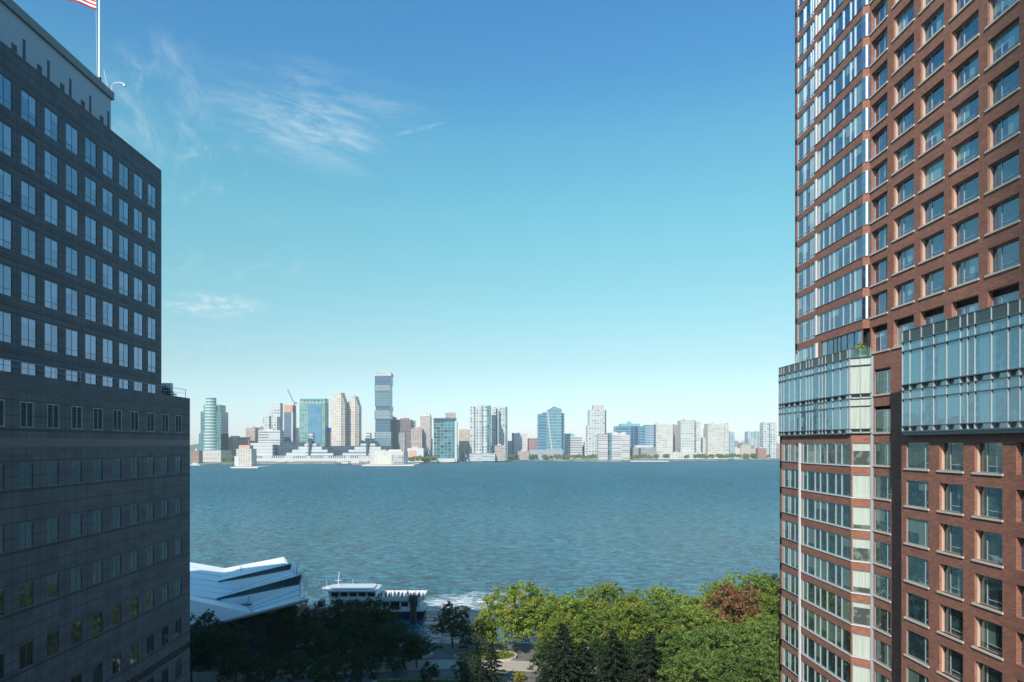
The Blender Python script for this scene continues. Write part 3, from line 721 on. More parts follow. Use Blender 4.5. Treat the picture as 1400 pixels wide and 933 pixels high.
def stepped(name, label, x0, x1, top, Y, mat):
    w = x1 - x0; t_ = thing(name, label, 'building', (wx((x0 + x1) / 2, Y), Y, 2.6))
    for k, (a, b, dy) in enumerate(((0, 1, 12), (.08, .92, 8), (.2, .85, 4), (.35, .78, 0))):
        MB().box(wx(x0 + w * a, Y), wx(x0 + w * b, Y), Y - k * 2.2, Y + 34, 2.6, wz(top + dy, Y)).build('setback_tier', mat, t_)
    MB().box(wx(x0 + w * .45, Y), wx(x0 + w * .6, Y), Y + 5, Y + 12, wz(top, Y), wz(top - 2, Y)).build('roof_plant', SKM['plant'], t_)
    return t_
stepped('cream_apartment_tower', 'left of the twin cream towers with stepped crowns', 453, 471.5, 537, 1650, W_cream())
stepped('cream_apartment_tower', 'right of the twin cream towers, slightly lower with stepped crown', 473, 490.5, 542, 1680, W_cream())
T('cream_annex', 'cream block joining the foot of the right cream tower', 471.5, 479, 557, 1700, W_cream(), 20)
# segmented supertall
Yu = 1600; t_ = thing('segmented_skyscraper', 'tallest tower on the far bank, a slim stack of shifted dark and light glass blocks', 'skyscraper', (wx(523, Yu), Yu, 2.6))
sd = fm('segment_dark', (.12, .23, .31), (.04, .14, .23), 6, 4, .75, .7, .3, .12, .4); sl = fm('segment_light', (.4, .46, .47), (.14, .24, .28), 6, 4, .55, .6, .4, .12, .4); sm_ = fm('segment_mid', (.22, .34, .4), (.09, .21, .28), 6, 4, .6, .6, .4, .12, .4)
sc_ = fm('crown_lattice', (.75, .75, .74), (.4, .45, .47), 8, 5, .5, .5, .3)
for a, b, y0_, y1_, mm, dd in ((704, 838, 62, 88, sc_, 1), (700, 835, 88, 165, sd, 0), (697, 830, 165, 218, sl, -1.5), (700, 830, 218, 348, sm_, 0), (706, 838, 348, 380, sd, 1.5), (697, 833, 380, 455, sl, -1), (703, 830, 455, 565, sd, 1), (697, 838, 565, 615, sl, -1.5), (697, 838, 615, 830, sm_, -1.5)):
    MB().box(wx(400 + a / 6.22, Yu), wx(400 + b / 6.22, Yu), Yu + dd, Yu + 34 + dd, wz(500 + y1_ / 6.22, Yu), wz(500 + y0_ / 6.22, Yu)).build('tower_segment', mm, t_)
MB().box(wx(515, Yu), wx(532, Yu), Yu + 8, Yu + 28, wz(510, Yu), wz(508, Yu)).build('crown', sc_, t_)
T('brown_tower', 'narrow brown tower tucked behind the tallest tower', 534, 541, 571, 1680, W_brown(), 20)
T('brown_tower', 'wide greyish brown residential slab right of the tallest tower', 539.5, 562, 574, 1640, W_brown(), 34, [('roof_storey', 550, 558, 571.5, 574, 4, 20, SKM['maroon']), ('glass_wing', 562, 566.5, 575, None, 6, 30, W_glass()), ('lower_wing', 545, 554, 592, None, -3, 0, W_side())])
T('apartment_block', 'short pinkish block right of the brown slab', 562, 577, 586, 1620, W_beige(), 30, [('roof_storey', 567, 573, 584, 586, 4, 20, SKM['peach'])])
T('beige_tower', 'slim beige tower with a pale arched crown', 574.5, 588.5, 569, 1640, fm('beige_grid', (.66, .57, .53), (.34, .3, .3), 6, 4.5, .5, .5, .5), 30, [('crown', 575.5, 587.5, 566.5, 569, 1, 26, SKM['stone']), ('crown', 579, 584, 565, 566.5, 2, 20, SKM['white'])])
T('low_office_building', 'low white and brick building among shoreline trees', 557, 579, 613, 1540, SKM['white'], 24, [('brick_front', 559, 569, 616, 627, -1, 0, SKM['peach'])])
Yg = 1560; t_ = T('glass_office_tower', 'teal glass office tower with white side frames and a sloped dark roof', 593, 621.5, 575, Yg, W_glass(), 36, [('side_frame', 591.5, 593, 577, None, 1, 30, SKM['white']), ('side_frame', 621.5, 624.5, 577, None, 1, 30, SKM['white'])])
MB().prism([(wx(592.5, Yg), Yg - 2), (wx(623, Yg), Yg - 2), (wx(623, Yg), Yg + 34), (wx(592.5, Yg), Yg + 34)], wz(575, Yg), [wz(572.5, Yg), wz(574, Yg), wz(571, Yg), wz(571, Yg)]).build('roof', SKM['dark'], t_)
MB().box(wx(594, Yg), wx(622, Yg), Yg - 3, Yg, 2.6, wz(627, Yg)).build('podium', SKM['white'], t_)
T('beige_tower', 'pinkish tower top showing above the sloped roof of the teal glass tower', 609, 622, 564.5, 1720, W_beige(), 24)
def sail(label, x0, x1, top, Y):
    t_ = thing('sail_shaped_pavilion', label, 'building', (wx((x0 + x1) / 2, Y), Y, 2.6)); a, b = wx(x0, Y), wx(x1, Y); z = wz(top, Y)
    MB().prism([(a, Y), (b, Y), (b, Y + 14), (a, Y + 14)], 2.6, [(z + 2.6) / 2, (z + 2.6) / 2 - 3, z * .6, z], [(a + 1, Y), (b, Y), (b - 3, Y + 14), (a + (b - a) * .35, Y + 14)]).build('glazed_wall', SKM['dark'], t_)
    MB().tube([(a, Y - .5, 2.6), (a + (b - a) * .35, Y + 6, z + .5), (b, Y - .5, 2.6)], 1.0, 4).build('edge_beam', M_white, t_)
sail('dark pointed glass shape at the left foot of the teal glass tower', 579.5, 590, 609.5, 1560)
sail('dark pointed glass shape at the left foot of the big white apartment slab', 630, 640, 616, 1600)
T('beige_tower', 'yellowish beige block between the teal glass tower and the big white slab', 627.5, 641.5, 587.5, 1660, fm('tan_grid', (.72, .6, .46), (.42, .36, .3), 5.5, 4.5, .5, .5, .4), 30)
t_ = T('white_apartment_slab', 'widest white apartment slab on the far bank with stepped glassy roofline', 642, 671, 556, 1640, W_white(), 36,
  [('glass_strip', 648.5, 649.8, 558, 619, -1, 0, W_glass()), ('glass_strip', 658.5, 660, 556, 619, -1, 0, W_glass()), ('glass_strip', 666, 671, 555, 619, -1.5, 0, W_glass()), ('roof_storey', 653, 671, 552.5, 556, 4, 30, W_pale()), ('podium', 640, 677, 620, None, -14, -1, fm('podium_bands', (.72, .75, .76), (.3, .36, .4), 6, 5, .6, .5, .4))])
T('pale_tower', 'pale slab with a dark vertical slot, right of the widest white slab', 672, 680.5, 557, 1700, W_pale(), 28, [('dark_slot', 678, 680, 559, 612, -1, 0, SKM['dark']), ('shoulder', 673, 676, 555.5, 557, 3, 20, SKM['white'])])
T('pale_tower', 'white and glass tower right of the dark-slotted slab', 681.5, 694, 556, 1720, W_white(), 30, [('glass_strip', 691, 693.5, 556.5, None, -1, 0, W_glass())])
T('low_apartment_block', 'low beige waterfront block under the white and glass tower', 676, 690, 609, 1640, W_beige(), 24)
T('office_block', 'plain white block with a dark slab edge at its left', 702.5, 721, 592.5, 1820, fm('blank_white', (.86, .8, .78), (.7, .64, .62), 8, 6, .5, .4, .2), 34, [('dark_slab', 700, 702.4, 592, None, -1, 30, W_dkglass())])
T('low_house_row', 'low beige houses among trees below the plain white block', 708, 723, 617, 1760, W_beige(), 20)
T('low_apartment_block', 'small grey block left of the plain white block', 694, 700, 603, 1800, W_side(), 20)
T('maroon_office_block', 'maroon brick block left of the peaked glass towers', 722, 735.5, 599.5, 1830, fm('maroon_brick', (.5, .3, .3), (.3, .16, .2), 6, 8, .6, .4, .3), 28)
Yp = 1790; t_ = T('peaked_glass_tower', 'blue glass tower pair with a pointed roof and a slanting white edge', 735.3, 747, 566.5, Yp, W_blue(), 36,
  [('shoulder', 742, 749, 564, 566.5, 0, 34, W_blue()), ('side_wing', 767, 772, 565, None, 8, 30, W_blue()), ('podium', 724, 769, 615, None, -14, -3, fm('blue_grey_podium', (.5, .55, .6), (.35, .42, .5), 5, 6, .5, .5, .3))])
A_ = lambda x, y: (wx(x, Yp), wz(y, Yp))
def front_poly(pts, y0, y1, name, mat, par):
    mb = MB(); n = len(pts); i = len(mb.v)
    for x, z in pts: mb.pt((x, y0, z))
    for x, z in pts: mb.pt((x, y1, z))
    mb.f.append(list(range(n))); mb.f.append([n + n - 1 - k for k in range(n)])
    for k in range(n): mb.f.append([k, (k + 1) % n, n + (k + 1) % n, n + k])
    return mb.build(name, mat, par)
front_poly([A_(747, 628), A_(767.8, 628), A_(767.8, 559.5), A_(757, 556), A_(748.5, 561), A_(747, 564)], Yp - 3, Yp + 34, 'main_tower', fm('pale_blue_glass', (.35, .55, .58), (.14, .34, .42), 8, 10, .97, .7, .2, .1, .3), t_)
front_poly([A_(747.6, 563), A_(748.8, 562.5), A_(755, 615), A_(753.8, 615)], Yp - 5, Yp - 3.2, 'white_edge', SKM['white'], t_)
T('office_block', 'white and grey banded block with a flat teal roof', 772.5, 796, 597, 1850, W_stripe(), 34, [('roof_storey', 773, 784.5, 593, 597, 3, 30, SKM['teal'])])
Yt_ = 1860; T('pale_tower', 'tall pale apartment tower with a pinkish stepped roof', 805.5, 827, 560.5, Yt_, W_pale(), 34,
  [('roof_storey', 811, 826, 554, 560.5, 3, 28, plain('pale_pink_wall', (.5, .4, .39), .8)), ('dark_edge', 827, 829, 561, None, 3, 30, W_dkglass()), ('shoulder', 803, 805.5, 582, None, 2, 30, W_pale()), ('shoulder', 799.5, 803, 604, None, 4, 30, W_pale()), ('window_strip', 820, 823.5, 562, 598, -1, 0, fm('white_grid', (.82, .82, .82), (.25, .3, .33), 6, 4, .5, .45, .2))])
T('banded_office_block', 'narrow white block with pink bands beside the glass slot', 818, 831, 593.5, 1790, fm('pink_bands', (.84, .8, .8), (.32, .24, .27), 5.2, 100, .99, .42, .2), 26)
T('glass_slot_block', 'dark teal glass link between the two banded white blocks', 831, 836.5, 592, 1800, W_glass(), 20)
t_ = T('banded_office_block', 'wide white block with grey bands and rounded roof drums', 836.5, 861, 594.5, 1790, fm('grey_bands', (.85, .82, .81), (.3, .28, .31), 5.2, 100, .99, .42, .2), 30)
for a in (843, 854): MB().lathe([(7.5, wz(595, 1790)), (7.5, wz(591.5, 1790)), (.2, wz(590.5, 1790))], 16, wx(a, 1790), 1804).build('roof_drum', SKM['white'], t_)
t_ = T('blue_glass_office', 'broad blue glass building with dark vertical stripes and a small pyramid roof', 842, 882, 583, 1870, W_blue(), 40,
  [('upper_storey', 849, 875.5, 579.5, 583, 2, 34, fm('pale_blue_band', (.3, .6, .68), (.25, .5, .6), 6, 9, .5, .5, .2)), ('dark_stripe', 863, 865.5, 583, None, -1, 0, SKM['dark']), ('dark_stripe', 867, 872, 583, None, -1, 0, SKM['dark']),
   ('right_wing', 882, 894, 581, None, -2, 30, fm('grey_blue_bands', (.5, .62, .7), (.14, .28, .4), 6.5, 60, .97, .55, .2)), ('dark_side', 894, 896.5, 581, None, 0, 30, SKM['dark'])])
X_ = wx(861, 1870); MB().lathe([(9, wz(579.5, 1870)), (.2, wz(575, 1870))], 4, X_, 1885).build('pyramid_roof', fm('pale_blue_band', (.3, .6, .68), (.25, .5, .6), 6, 9, .5, .5, .2), t_)
T('low_office_building', 'low grey-blue block in front of the blue glass building', 864, 897, 612, 1830, W_side(), 24, [('roof_storey', 869, 893, 609, 612, 2, 20, SKM['white']), ('dark_slot', 873, 876, 613, 622, -1, 0, SKM['dark'])])
W_c2 = fm('ivory_tower', (.88, .84, .76), (.42, .42, .4), 6.5, 6.5, .5, .5, .7)
T('ivory_apartment_tower', 'wide ivory slab right of the blue glass building', 897, 920, 580, 1860, W_c2, 34, [('roof_storey', 899, 918, 578.5, 580, 3, 30, SKM['white'])])
T('brown_tower', 'thin brown and grey slab between two ivory towers', 921, 927, 581, 1900, fm('brown_pale', (.55, .45, .4), (.4, .3, .28), 6, 4, .5, .5, .3), 24)
T('ivory_apartment_tower', 'tallest ivory tower in the right-hand cluster, with a dark centre line', 930.5, 950, 575, 1850, fm('ivory_tower_two', (.86, .85, .8), (.25, .3, .3), 7, 6.5, .5, .5, .9), 34, [('roof_storey', 936, 944, 572.5, 575, 3, 20, SKM['white']), ('dark_slot', 949.5, 950.8, 575, 620, -1, 3, W_glass()), ('right_wing', 951, 958.5, 576, None, 3, 30, W_c2)])
T('waterfront_podium', 'long low ivory podium joining the ivory towers', 897, 960, 618, 1840, W_c2, 10)
T('brown_tower', 'small brown tower edge left of the broad ivory slab', 964.5, 968, 585.5, 1920, W_beige(), 20)
T('ivory_apartment_tower', 'broad ivory slab with a pale green roof, right of the tallest ivory tower', 967.5, 996, 579.5, 1880, fm('ivory_fine', (.9, .84, .75), (.5, .47, .42), 6, 6, .5, .5, .6), 34, [('roof_storey', 976, 984, 577, 579.5, 3, 20, plain('pale_green_roof', (.5, .72, .6), .7)), ('right_wing', 990, 996, 578.5, None, -3, 0, W_c2)])
T('beige_low_tower', 'grey shadowed block left of the broad ivory slab', 958.5, 967, 600, 1900, W_c2, 24)
T('glass_apartment_tower', 'slim teal-edged tower right of the broad ivory slab', 997, 1004, 591, 1900, fm('teal_edge', (.55, .66, .68), (.12, .3, .35), 6, 5, .5, .5, .4), 24)
T('glass_apartment_tower', 'left of two teal-striped towers before the pale twin-shaft tower', 1022, 1031.5, 590.5, 1960, fm('teal_stripes', (.68, .75, .76), (.2, .4, .45), 60, 6, .5, .99, .2), 24)
T('glass_apartment_tower', 'right of two teal-striped towers before the pale twin-shaft tower', 1031.8, 1041.5, 590.5, 1975, fm('teal_stripes_two', (.66, .72, .74), (.25, .44, .5), 60, 8, .5, .99, .2), 24)
T('pale_twin_tower', 'pale tower of two joined shafts nearest the brick apartment tower', 1043.5, 1051.5, 578, 1940, W_pale(), 28, [('right_shaft', 1053, 1061.5, 578, None, 0, 28, W_white()), ('link', 1051.5, 1053, 580, None, 3, 26, W_glass())])
T('beige_hall', 'low windowless beige hall near the right end of the far bank', 1013, 1033, 609, 1900, fm('beige_hall_wall', (.72, .62, .5), (.4, .38, .36), 30, 40, .25, .4, .2), 30, [('roof_storey', 1015, 1026, 606.5, 609, 4, 20, W_side())])
T('red_low_block', 'low red block beside the beige hall', 1036, 1048, 613, 1900, fm('red_block', (.5, .2, .16), (.55, .4, .36), 5, 6, .4, .5, .2), 20)
T('grey_low_block', 'low grey block right of the pale twin-shaft tower', 1061.5, 1072, 607, 1980, W_side(), 24)
T('low_apartment_block', 'low pale block between the teal-edged tower and the beige hall', 1000, 1014, 613, 1905, W_c2, 20)
T('low_apartment_block', 'low grey block behind the shoreline trees right of the banded block', 787, 800, 610, 1880, W_side(), 20)
T('low_apartment_block', 'low block filling the gap left of the beige slim tower', 577, 593, 600, 1700, W_side(), 20)
for px0, px1, tp, YY, lb, mm in ((262, 272, 616, 1480, 'low brick sheds left of the round green tower', W_brick), (302, 312, 612, 1700, 'low grey block just right of the round green tower', W_side), (406, 410, 596, 1740, 'thin low block between the crane and the green glass box', W_beige), (490, 500, 604, 1720, 'low pale block right of the twin cream towers', W_side), (499, 512, 600, 1760, 'low blocks left of the tallest tower', W_beige),
    (641, 646, 600, 1750, 'thin beige block edging the widest white slab', W_beige), (690, 702, 611, 1850, 'low beige block behind trees near the plain white block', W_beige), (796, 803, 616, 1900, 'tiny pale block left of the pink-topped tower', W_pale), (896, 900, 600, 1930, 'thin block left of the wide ivory slab', W_side), (1003, 1009, 603, 1980, 'small grey block right of the slim teal-edged tower', W_side), (1008, 1018, 606, 2050, 'distant low block behind the beige hall', W_brick), (1016, 1024, 604, 2080, 'distant pale block left of the teal-striped towers', W_pale)):
    T('low_rise_block', lb, px0, px1, tp, YY, mm(), 20)
# long stepped harbourside complex
Yh = 1545; t_ = thing('harbourside_complex', 'long low stepped white complex with dark glass panels at the water edge', 'building', (wx(430, Yh), Yh, 2.6))
arc = fm('arcade_wall', (.84, .82, .8), (.1, .1, .13), 11.5, 5.2, .55, .45, .3); bands = fm('terrace_bands', (.82, .83, .82), (.22, .3, .33), 7.4, 300, .999, .45, .1)
MB().box(wx(350, Yh), wx(506, Yh), Yh - 4, Yh + 50, 2.6, wz(623.5, Yh)).build('arcade', arc, t_)
for cx_, hw, tp in ((423, 18, 604), (502, 20, 604)):
    for k in range(5):
        MB().box(wx(cx_ - hw - 14 + k * 8, Yh), wx(cx_ + hw + 14 - k * 8, Yh), Yh + 2 + k * 2, Yh + 46 - k, wz(623.5 - k * 4.2, Yh), wz(619.3 - k * 4.2, Yh)).build('terrace_tier', bands, t_)
    MB().box(wx(cx_ - 2.8, Yh), wx(cx_ + 2.8, Yh), Yh + 10, Yh + 30, wz(602, Yh), wz(592, Yh)).build('tower_lantern', bands, t_)
    MB().box(wx(cx_ - 1.5, Yh), wx(cx_ + 1.5, Yh), Yh + 1, Yh + 11, wz(623.4, Yh), wz(599, Yh)).build('dark_spine', SKM['dark'], t_)
MB().box(wx(344, Yh), wx(372, Yh), Yh + 3, Yh + 44, wz(623.5, Yh), wz(608, Yh)).build('terrace_tier', bands, t_)
for a, b, tp in ((356, 408, 609), (441, 488, 610), (520, 533, 610)): MB().box(wx(a, Yh), wx(b, Yh), Yh + 20, Yh + 44, 4, wz(tp, Yh)).build('dark_glass_block', W_dkglass(), t_)
MB().box(wx(378, Yh), wx(410, Yh), Yh + 30, Yh + 48, 4, wz(604.5, Yh)).build('dark_glass_block', W_dkglass(), t_)
# octagonal pier building
Yo = 1390; t_ = thing('pier_building', 'cream faceted low building on a stone pier in front of the complex', 'building', (wx(532, Yo), Yo, 2.6))
MB().prism([(wx(504, Yo), Yo + 14), (wx(512, Yo), Yo), (wx(536, Yo), Yo - 10), (wx(553, Yo), Yo - 12), (wx(557, Yo), Yo + 10), (wx(548, Yo), Yo + 40), (wx(515, Yo), Yo + 45)], 2.6, wz(617, Yo)).build('walls', fm('cream_pier_wall', (.85, .81, .73), (.75, .7, .62), 5, 7, .5, .5, .2), t_)
MB().box(wx(536.5, Yo), wx(552, Yo), Yo - 13.5, Yo - 12, 4, wz(622.5, Yo)).build('window_grid', fm('window_grid', (.7, .7, .68), (.15, .18, .22), 5, 5, .6, .6, .3), t_)
MB().box(wx(530, Yo), wx(548, Yo), Yo + 8, Yo + 28, wz(617, Yo), wz(615, Yo)).build('roof_storey', SKM['white'], t_)
# piers
def pier(label, x0, x1, y0, y1):
    o = MB().box(x0, x1, y0, y1, -1, 2.2).build('pier', SKM['stone'], None, origin=None); tag(o, label, 'pier')
pier('stone pier under the small white and orange office block', wx(321, 1250), wx(358, 1250), 1230, 1300)
pier('stone pier jutting out under the cream faceted building', wx(497, 1370), wx(567, 1370), 1352, 1470)
pier('long dark timber pier before the banded office blocks', wx(860, 1700), wx(912, 1700), 1680, 1692)
# red harbour boat
def small_boat(label, px, Y, s, hull, top, cat='boat'):
    x = wx(px, Y); t_ = thing('harbour_boat', label, cat, (x, Y, 0))
    L = 13 * s; MB().prism([(x - L, Y), (x - L * .8, Y - 2.5 * s), (x + L, Y - 2.5 * s), (x + L, Y + 2.5 * s), (x - L * .8, Y + 2.5 * s)], -.3, 2.2 * s).build('hull', hull, t_)
    MB().box(x - L * .3, x + L * .6, Y - 1.8 * s, Y + 1.8 * s, 2.2 * s, 5 * s).build('cabin', top, t_)
    MB().tube([(x, Y, 5 * s), (x, Y, 10 * s)], .25 * s, 5).build('mast', M_white, t_)
small_boat('red hulled harbour boat moored at the long white complex', 484, 1440, 1.5, SKM['maroon'], SKM['white'])
small_boat('white workboat moored left of the red hulled boat', 470, 1425, 1.2, SKM['dark'], SKM['white'])
small_boat('small grey boat moored near the left end of the far bank', 266, 1380, 1.0, SKM['grey'], SKM['white'])

# ------------------------------------------------------------------ SETTING: water, far bank, park ground
def water_mat():
    m, t, b = newmat('river_water')
    P = t.P; w = t.n('ShaderNodeMapping'); t.put(w.inputs[0], P); w.inputs['Rotation'].default_value = (0, 0, R(10)); w.inputs['Scale'].default_value = (.7, 1, 1)
    q = w.outputs[0]
    n1 = t.noise(q, .11, 2, .5, .5); n2 = t.noise(q, .3, 3, .6, .7); n3 = t.noise(q, .9, 4, .6, .4)
    h = t.m('ADD', t.m('ADD', t.m('MULTIPLY', n1, 2.8), t.m('MULTIPLY', n2, 3.0)), t.m('MULTIPLY', n3, .7))
    big = t.noise(t.v('MULTIPLY', P, (1, .35, 1)), .012, 3, .6); patch = t.noise(t.v('MULTIPLY', P, (1, .5, 1)), .05, 3, .6)
    col = t.mix(t.smooth(big, .35, .7), (.04, .16, .215), (.045, .185, .27))
    col = t.mix(t.m('MULTIPLY', t.smooth(patch, .5, .8), .5), col, (.035, .1, .09))
    col = t.mix(t.smooth(t.m('ADD', t.m('MULTIPLY', n2, .65), t.m('MULTIPLY', n3, .35)), .36, .64), t.mix(1, col, (.34, .46, .46), 'MULTIPLY'), t.mix(1, col, (1.7, 1.6, 1.5), 'MULTIPLY'))  # crest light and trough shade painted into the colour by ripple noise
    # foam wake astern of the ferry
    s = t.sep(P)
    cx_ = t.m('SUBTRACT', s[0], -7.0); cy_ = t.m('SUBTRACT', t.m('SUBTRACT', s[1], 190.0), t.m('MULTIPLY', cx_, .18))
    e = t.m('ADD', t.m('POWER', t.m('DIVIDE', cx_, 26), 2), t.m('POWER', t.m('DIVIDE', cy_, 14), 2))
    fn = t.noise(t.v('MULTIPLY', P, (.5, 1, 1)), .42, 6, .72, 1.4); fb_ = t.noise(P, .09, 3, .6, 1)
    fm_ = t.smooth(t.m('SUBTRACT', t.m('ADD', fn, t.m('MULTIPLY', fb_, .5)), t.m('MULTIPLY', e, .32)), .5, .8)
    # ruffled water at the hull and quay
    e2 = t.m('ADD', t.m('POWER', t.m('DIVIDE', t.m('SUBTRACT', s[0], -12), 22), 2), t.m('POWER', t.m('DIVIDE', t.m('SUBTRACT', s[1], 160), 20), 2))
    fm2 = t.m('MULTIPLY', t.smooth(t.m('SUBTRACT', fn, t.m('MULTIPLY', e2, .3)), .55, .75), .35)
    foam = t.m('MAXIMUM', fm_, fm2)
    col = t.mix(foam, col, (.75, .78, .76))
    setp(t, b, col=col, rough=t.m('MULTIPLY_ADD', t.smooth(s[1], 150, 900), .38, t.m('MULTIPLY_ADD', foam, .4, .2)), spec=.32, ior=1.33, normal=t.bump(h, 1.0, 2.0))
    return m
o = MB(); o.face([(-9000, 100, 0), (9000, 100, 0), (9000, 2600, 0), (-9000, 2600, 0)]); tag(o.build('river', water_mat(), fixn=False), kind='structure')
shore = [(-9000, 1500), (wx(200, 1370), 1370), (wx(262, 1385), 1385), (wx(300, 1420), 1420), (wx(318, 1440), 1440), (wx(350, 1500), 1500), (wx(508, 1500), 1500), (wx(560, 1500), 1500), (wx(590, 1530), 1530), (wx(640, 1590), 1590), (wx(690, 1690), 1690),
         (wx(722, 1760), 1760), (wx(770, 1740), 1740), (wx(805, 1700), 1700), (wx(850, 1690), 1690), (wx(900, 1740), 1740), (wx(960, 1780), 1780), (wx(995, 1800), 1800), (wx(1002, 1860), 1860), (wx(1066, 1880), 1880), (9000, 2100)]
far = MB(); n = len(shore)
def bank_mat():
    m, t, b = newmat('far_bank_ground'); nz = t.noise(t.P, .03, 4, .6)
    setp(t, b, col=t.mix(t.smooth(nz, .4, .6), (.3, .27, .22), (.12, .15, .08)), rough=.9); return m
far.prism(shore + [(14000, 20000), (-14000, 20000)], -2, 2.6)
tag(far.build('far_bank', bank_mat()), kind='structure')
# distant ridge
hl = MB(); N = 60; rng = random.Random(4)
hx = [(-2500 + i * 84) for i in range(N)]; hz = [14 + 14 * abs(math.sin(i * .7)) + rng.uniform(0, 8) + (18 if x < -1200 else 0) for i, x in enumerate(hx)]
for i in range(N - 1):
    hl.face([(hx[i], 3500, 2), (hx[i + 1], 3500, 2), (hx[i + 1], 3800, hz[i + 1]), (hx[i], 3800, hz[i])]); hl.face([(hx[i], 3800, hz[i]), (hx[i + 1], 3800, hz[i + 1]), (hx[i + 1], 4200, 2), (hx[i], 4200, 2)])
tag(hl.build('hills', plain('wooded_hills', (.06, .09, .06), .95, var=.4, scale=.01), smooth=True), kind='structure')

def paving():
    m, t, b = newmat('park_paving'); P = t.P
    k = t.n('ShaderNodeTexBrick'); t.put(k.inputs['Vector'], P); k.inputs['Scale'].default_value = 1; k.inputs['Brick Width'].default_value = .9; k.inputs['Row Height'].default_value = .9; k.inputs['Mortar Size'].default_value = .02
    k.inputs['Color1'].default_value = (.2, .19, .18, 1); k.inputs['Color2'].default_value = (.15, .145, .14, 1); k.inputs['Mortar'].default_value = (.07, .07, .07, 1)
    setp(t, b, col=t.mix(t.m('MULTIPLY', t.noise(P, .5, 4), .5), k.outputs['Color'], (.1, .1, .1)), rough=.85); return m
g = MB(); g.prism([(-400, -200), (500, -200), (500, 142), (-30, 142), (-38, 146), (-41, 172), (-400, 172)], -2, 2.5); tag(g.build('ground', paving()), kind='structure')
# lawn / ground cover sheet
def lawn():
    m, t, b = newmat('lawn_grass'); setp(t, b, col=t.mix(t.noise(t.P, 1.5, 5, .7), (.03, .05, .012), (.09, .12, .025)), rough=.9, normal=t.bump(t.noise(t.P, 8, 3), .6, .1)); return m
M_lawn = lawn()
lw_ = MB(); lw_.prism([(14, 60), (200, 60), (200, 136), (14, 136)], 2.5, 2.62); tag(lw_.build('lawn', M_lawn), kind='structure')
# curved path
def strip(pts, w, z, name, mat, h=.03, kind='structure'):
    mb = MB(); Lp, Rp = [], []
    for k, (x, y) in enumerate(pts):
        a = Vector(pts[max(k - 1, 0)]); b = Vector(pts[min(k + 1, len(pts) - 1)]); d = (b - a).normalized(); nrm = Vector((-d.y, d.x)) * w / 2
        Lp.append((x + nrm.x, y + nrm.y)); Rp.append((x - nrm.x, y - nrm.y))
    for k in range(len(pts) - 1):
        for quad in (((Rp[k], z), (Rp[k + 1], z), (Lp[k + 1], z), (Lp[k], z)),): mb.face([(p[0], p[1], zz) for p, zz in quad])
    for s_ in (Lp, Rp):
        for k in range(len(pts) - 1): mb.face([(s_[k][0], s_[k][1], z - h), (s_[k + 1][0], s_[k + 1][1], z - h), (s_[k + 1][0], s_[k + 1][1], z), (s_[k][0], s_[k][1], z)])
    return mb
pc = [(-60 + 4 * i, 124.5 + 3.2 * math.cos((-60 + 4 * i + 8) / 15) + .04 * i) for i in range(36)]
o = strip(pc, 5.2, 2.66, 'path', None, .16).build('path', plain('pale_path_paving', (.42, .37, .31), .85, scale=1.2)); tag(o, kind='structure')
def bed(pts, label, seed, mat=L_green, hgt=.45, dens=500):
    """raised planting bed: stone kerb wall + soil, ground cover leaves"""
    cx_ = sum(p[0] for p in pts) / len(pts); cy_ = sum(p[1] for p in pts) / len(pts)
    t_ = thing('planting_bed', label, 'planting bed', (cx_, cy_, 2.5))
    inner = [(cx_ + (x - cx_) * .93, cy_ + (y - cy_) * .88) for x, y in pts]
    mb = MB(); nn = len(pts)
    for k in range(nn):
        j = (k + 1) % nn
        mb.face([(*pts[k], 2.5), (*pts[j], 2.5), (*pts[j], 3.0), (*pts[k], 3.0)]); mb.face([(*pts[k], 3.0), (*pts[j], 3.0), (*inner[j], 3.0), (*inner[k], 3.0)]); mb.face([(*inner[j], 2.9), (*inner[k], 2.9), (*inner[k], 3.0), (*inner[j], 3.0)])
    mb.build('kerb_wall', plain('kerb_stone', (.5, .45, .38), .8), t_, fixn=False)
    s_ = MB(); s_.face([(*p, 2.92) for p in inner]); s_.build('soil', M_lawn, t_)
    rr = random.Random(seed); P = []; xs = [p[0] for p in inner]; ys = [p[1] for p in inner]
    def inside(x, y):
        c = False; j = len(inner) - 1
        for i in range(len(inner)):
            if (inner[i][1] > y) != (inner[j][1] > y) and x < (inner[j][0] - inner[i][0]) * (y - inner[i][1]) / (inner[j][1] - inner[i][1]) + inner[i][0]: c = not c
            j = i
        return c
    while len(P) < dens:
        x, y = rr.uniform(min(xs), max(xs)), rr.uniform(min(ys), max(ys))
        if inside(x, y):
            hh = hgt * (.4 + .8 * (math.sin(x * 1.3) * math.cos(y * 1.7) * .5 + .5)); P.append((x - cx_, y - cy_, .4 + rr.uniform(0, hh)))
    f_ = link_mesh('ground_cover', leaf_mesh('ground_cover', P, .16, mat, seed), t_); f_['kind'] = 'stuff'
def ell(cx_, cy_, a, b, n=20, ph=0): return [(cx_ + a * math.cos(2 * PI * k / n), cy_ + b * math.sin(2 * PI * k / n) + .6 * math.sin(4 * PI * k / n + ph)) for k in range(n)]
bed(ell(-2.8, 132.6, 6.2, 3.0), 'curved bed of low yellow-green plants beside the sunlit path', 21, L_green, .6, 900)
bed(ell(-20, 133.5, 7, 2.6, ph=1), 'shaded curved planting bed left of the sunlit path', 22, L_dark, .9, 900)
bed(ell(-12, 117.2, 10, 2.3, ph=2), 'shaded bed of low shrubs at the bottom edge, near the reflecting pool', 23, L_mid, .8, 1000)
o = MB().box(-2, 12, 114.5, 118.8, 2.505, 2.58).build('reflecting_pool', plain('pool_water', (.03, .07, .1), .06)); tag(o, kind='structure')
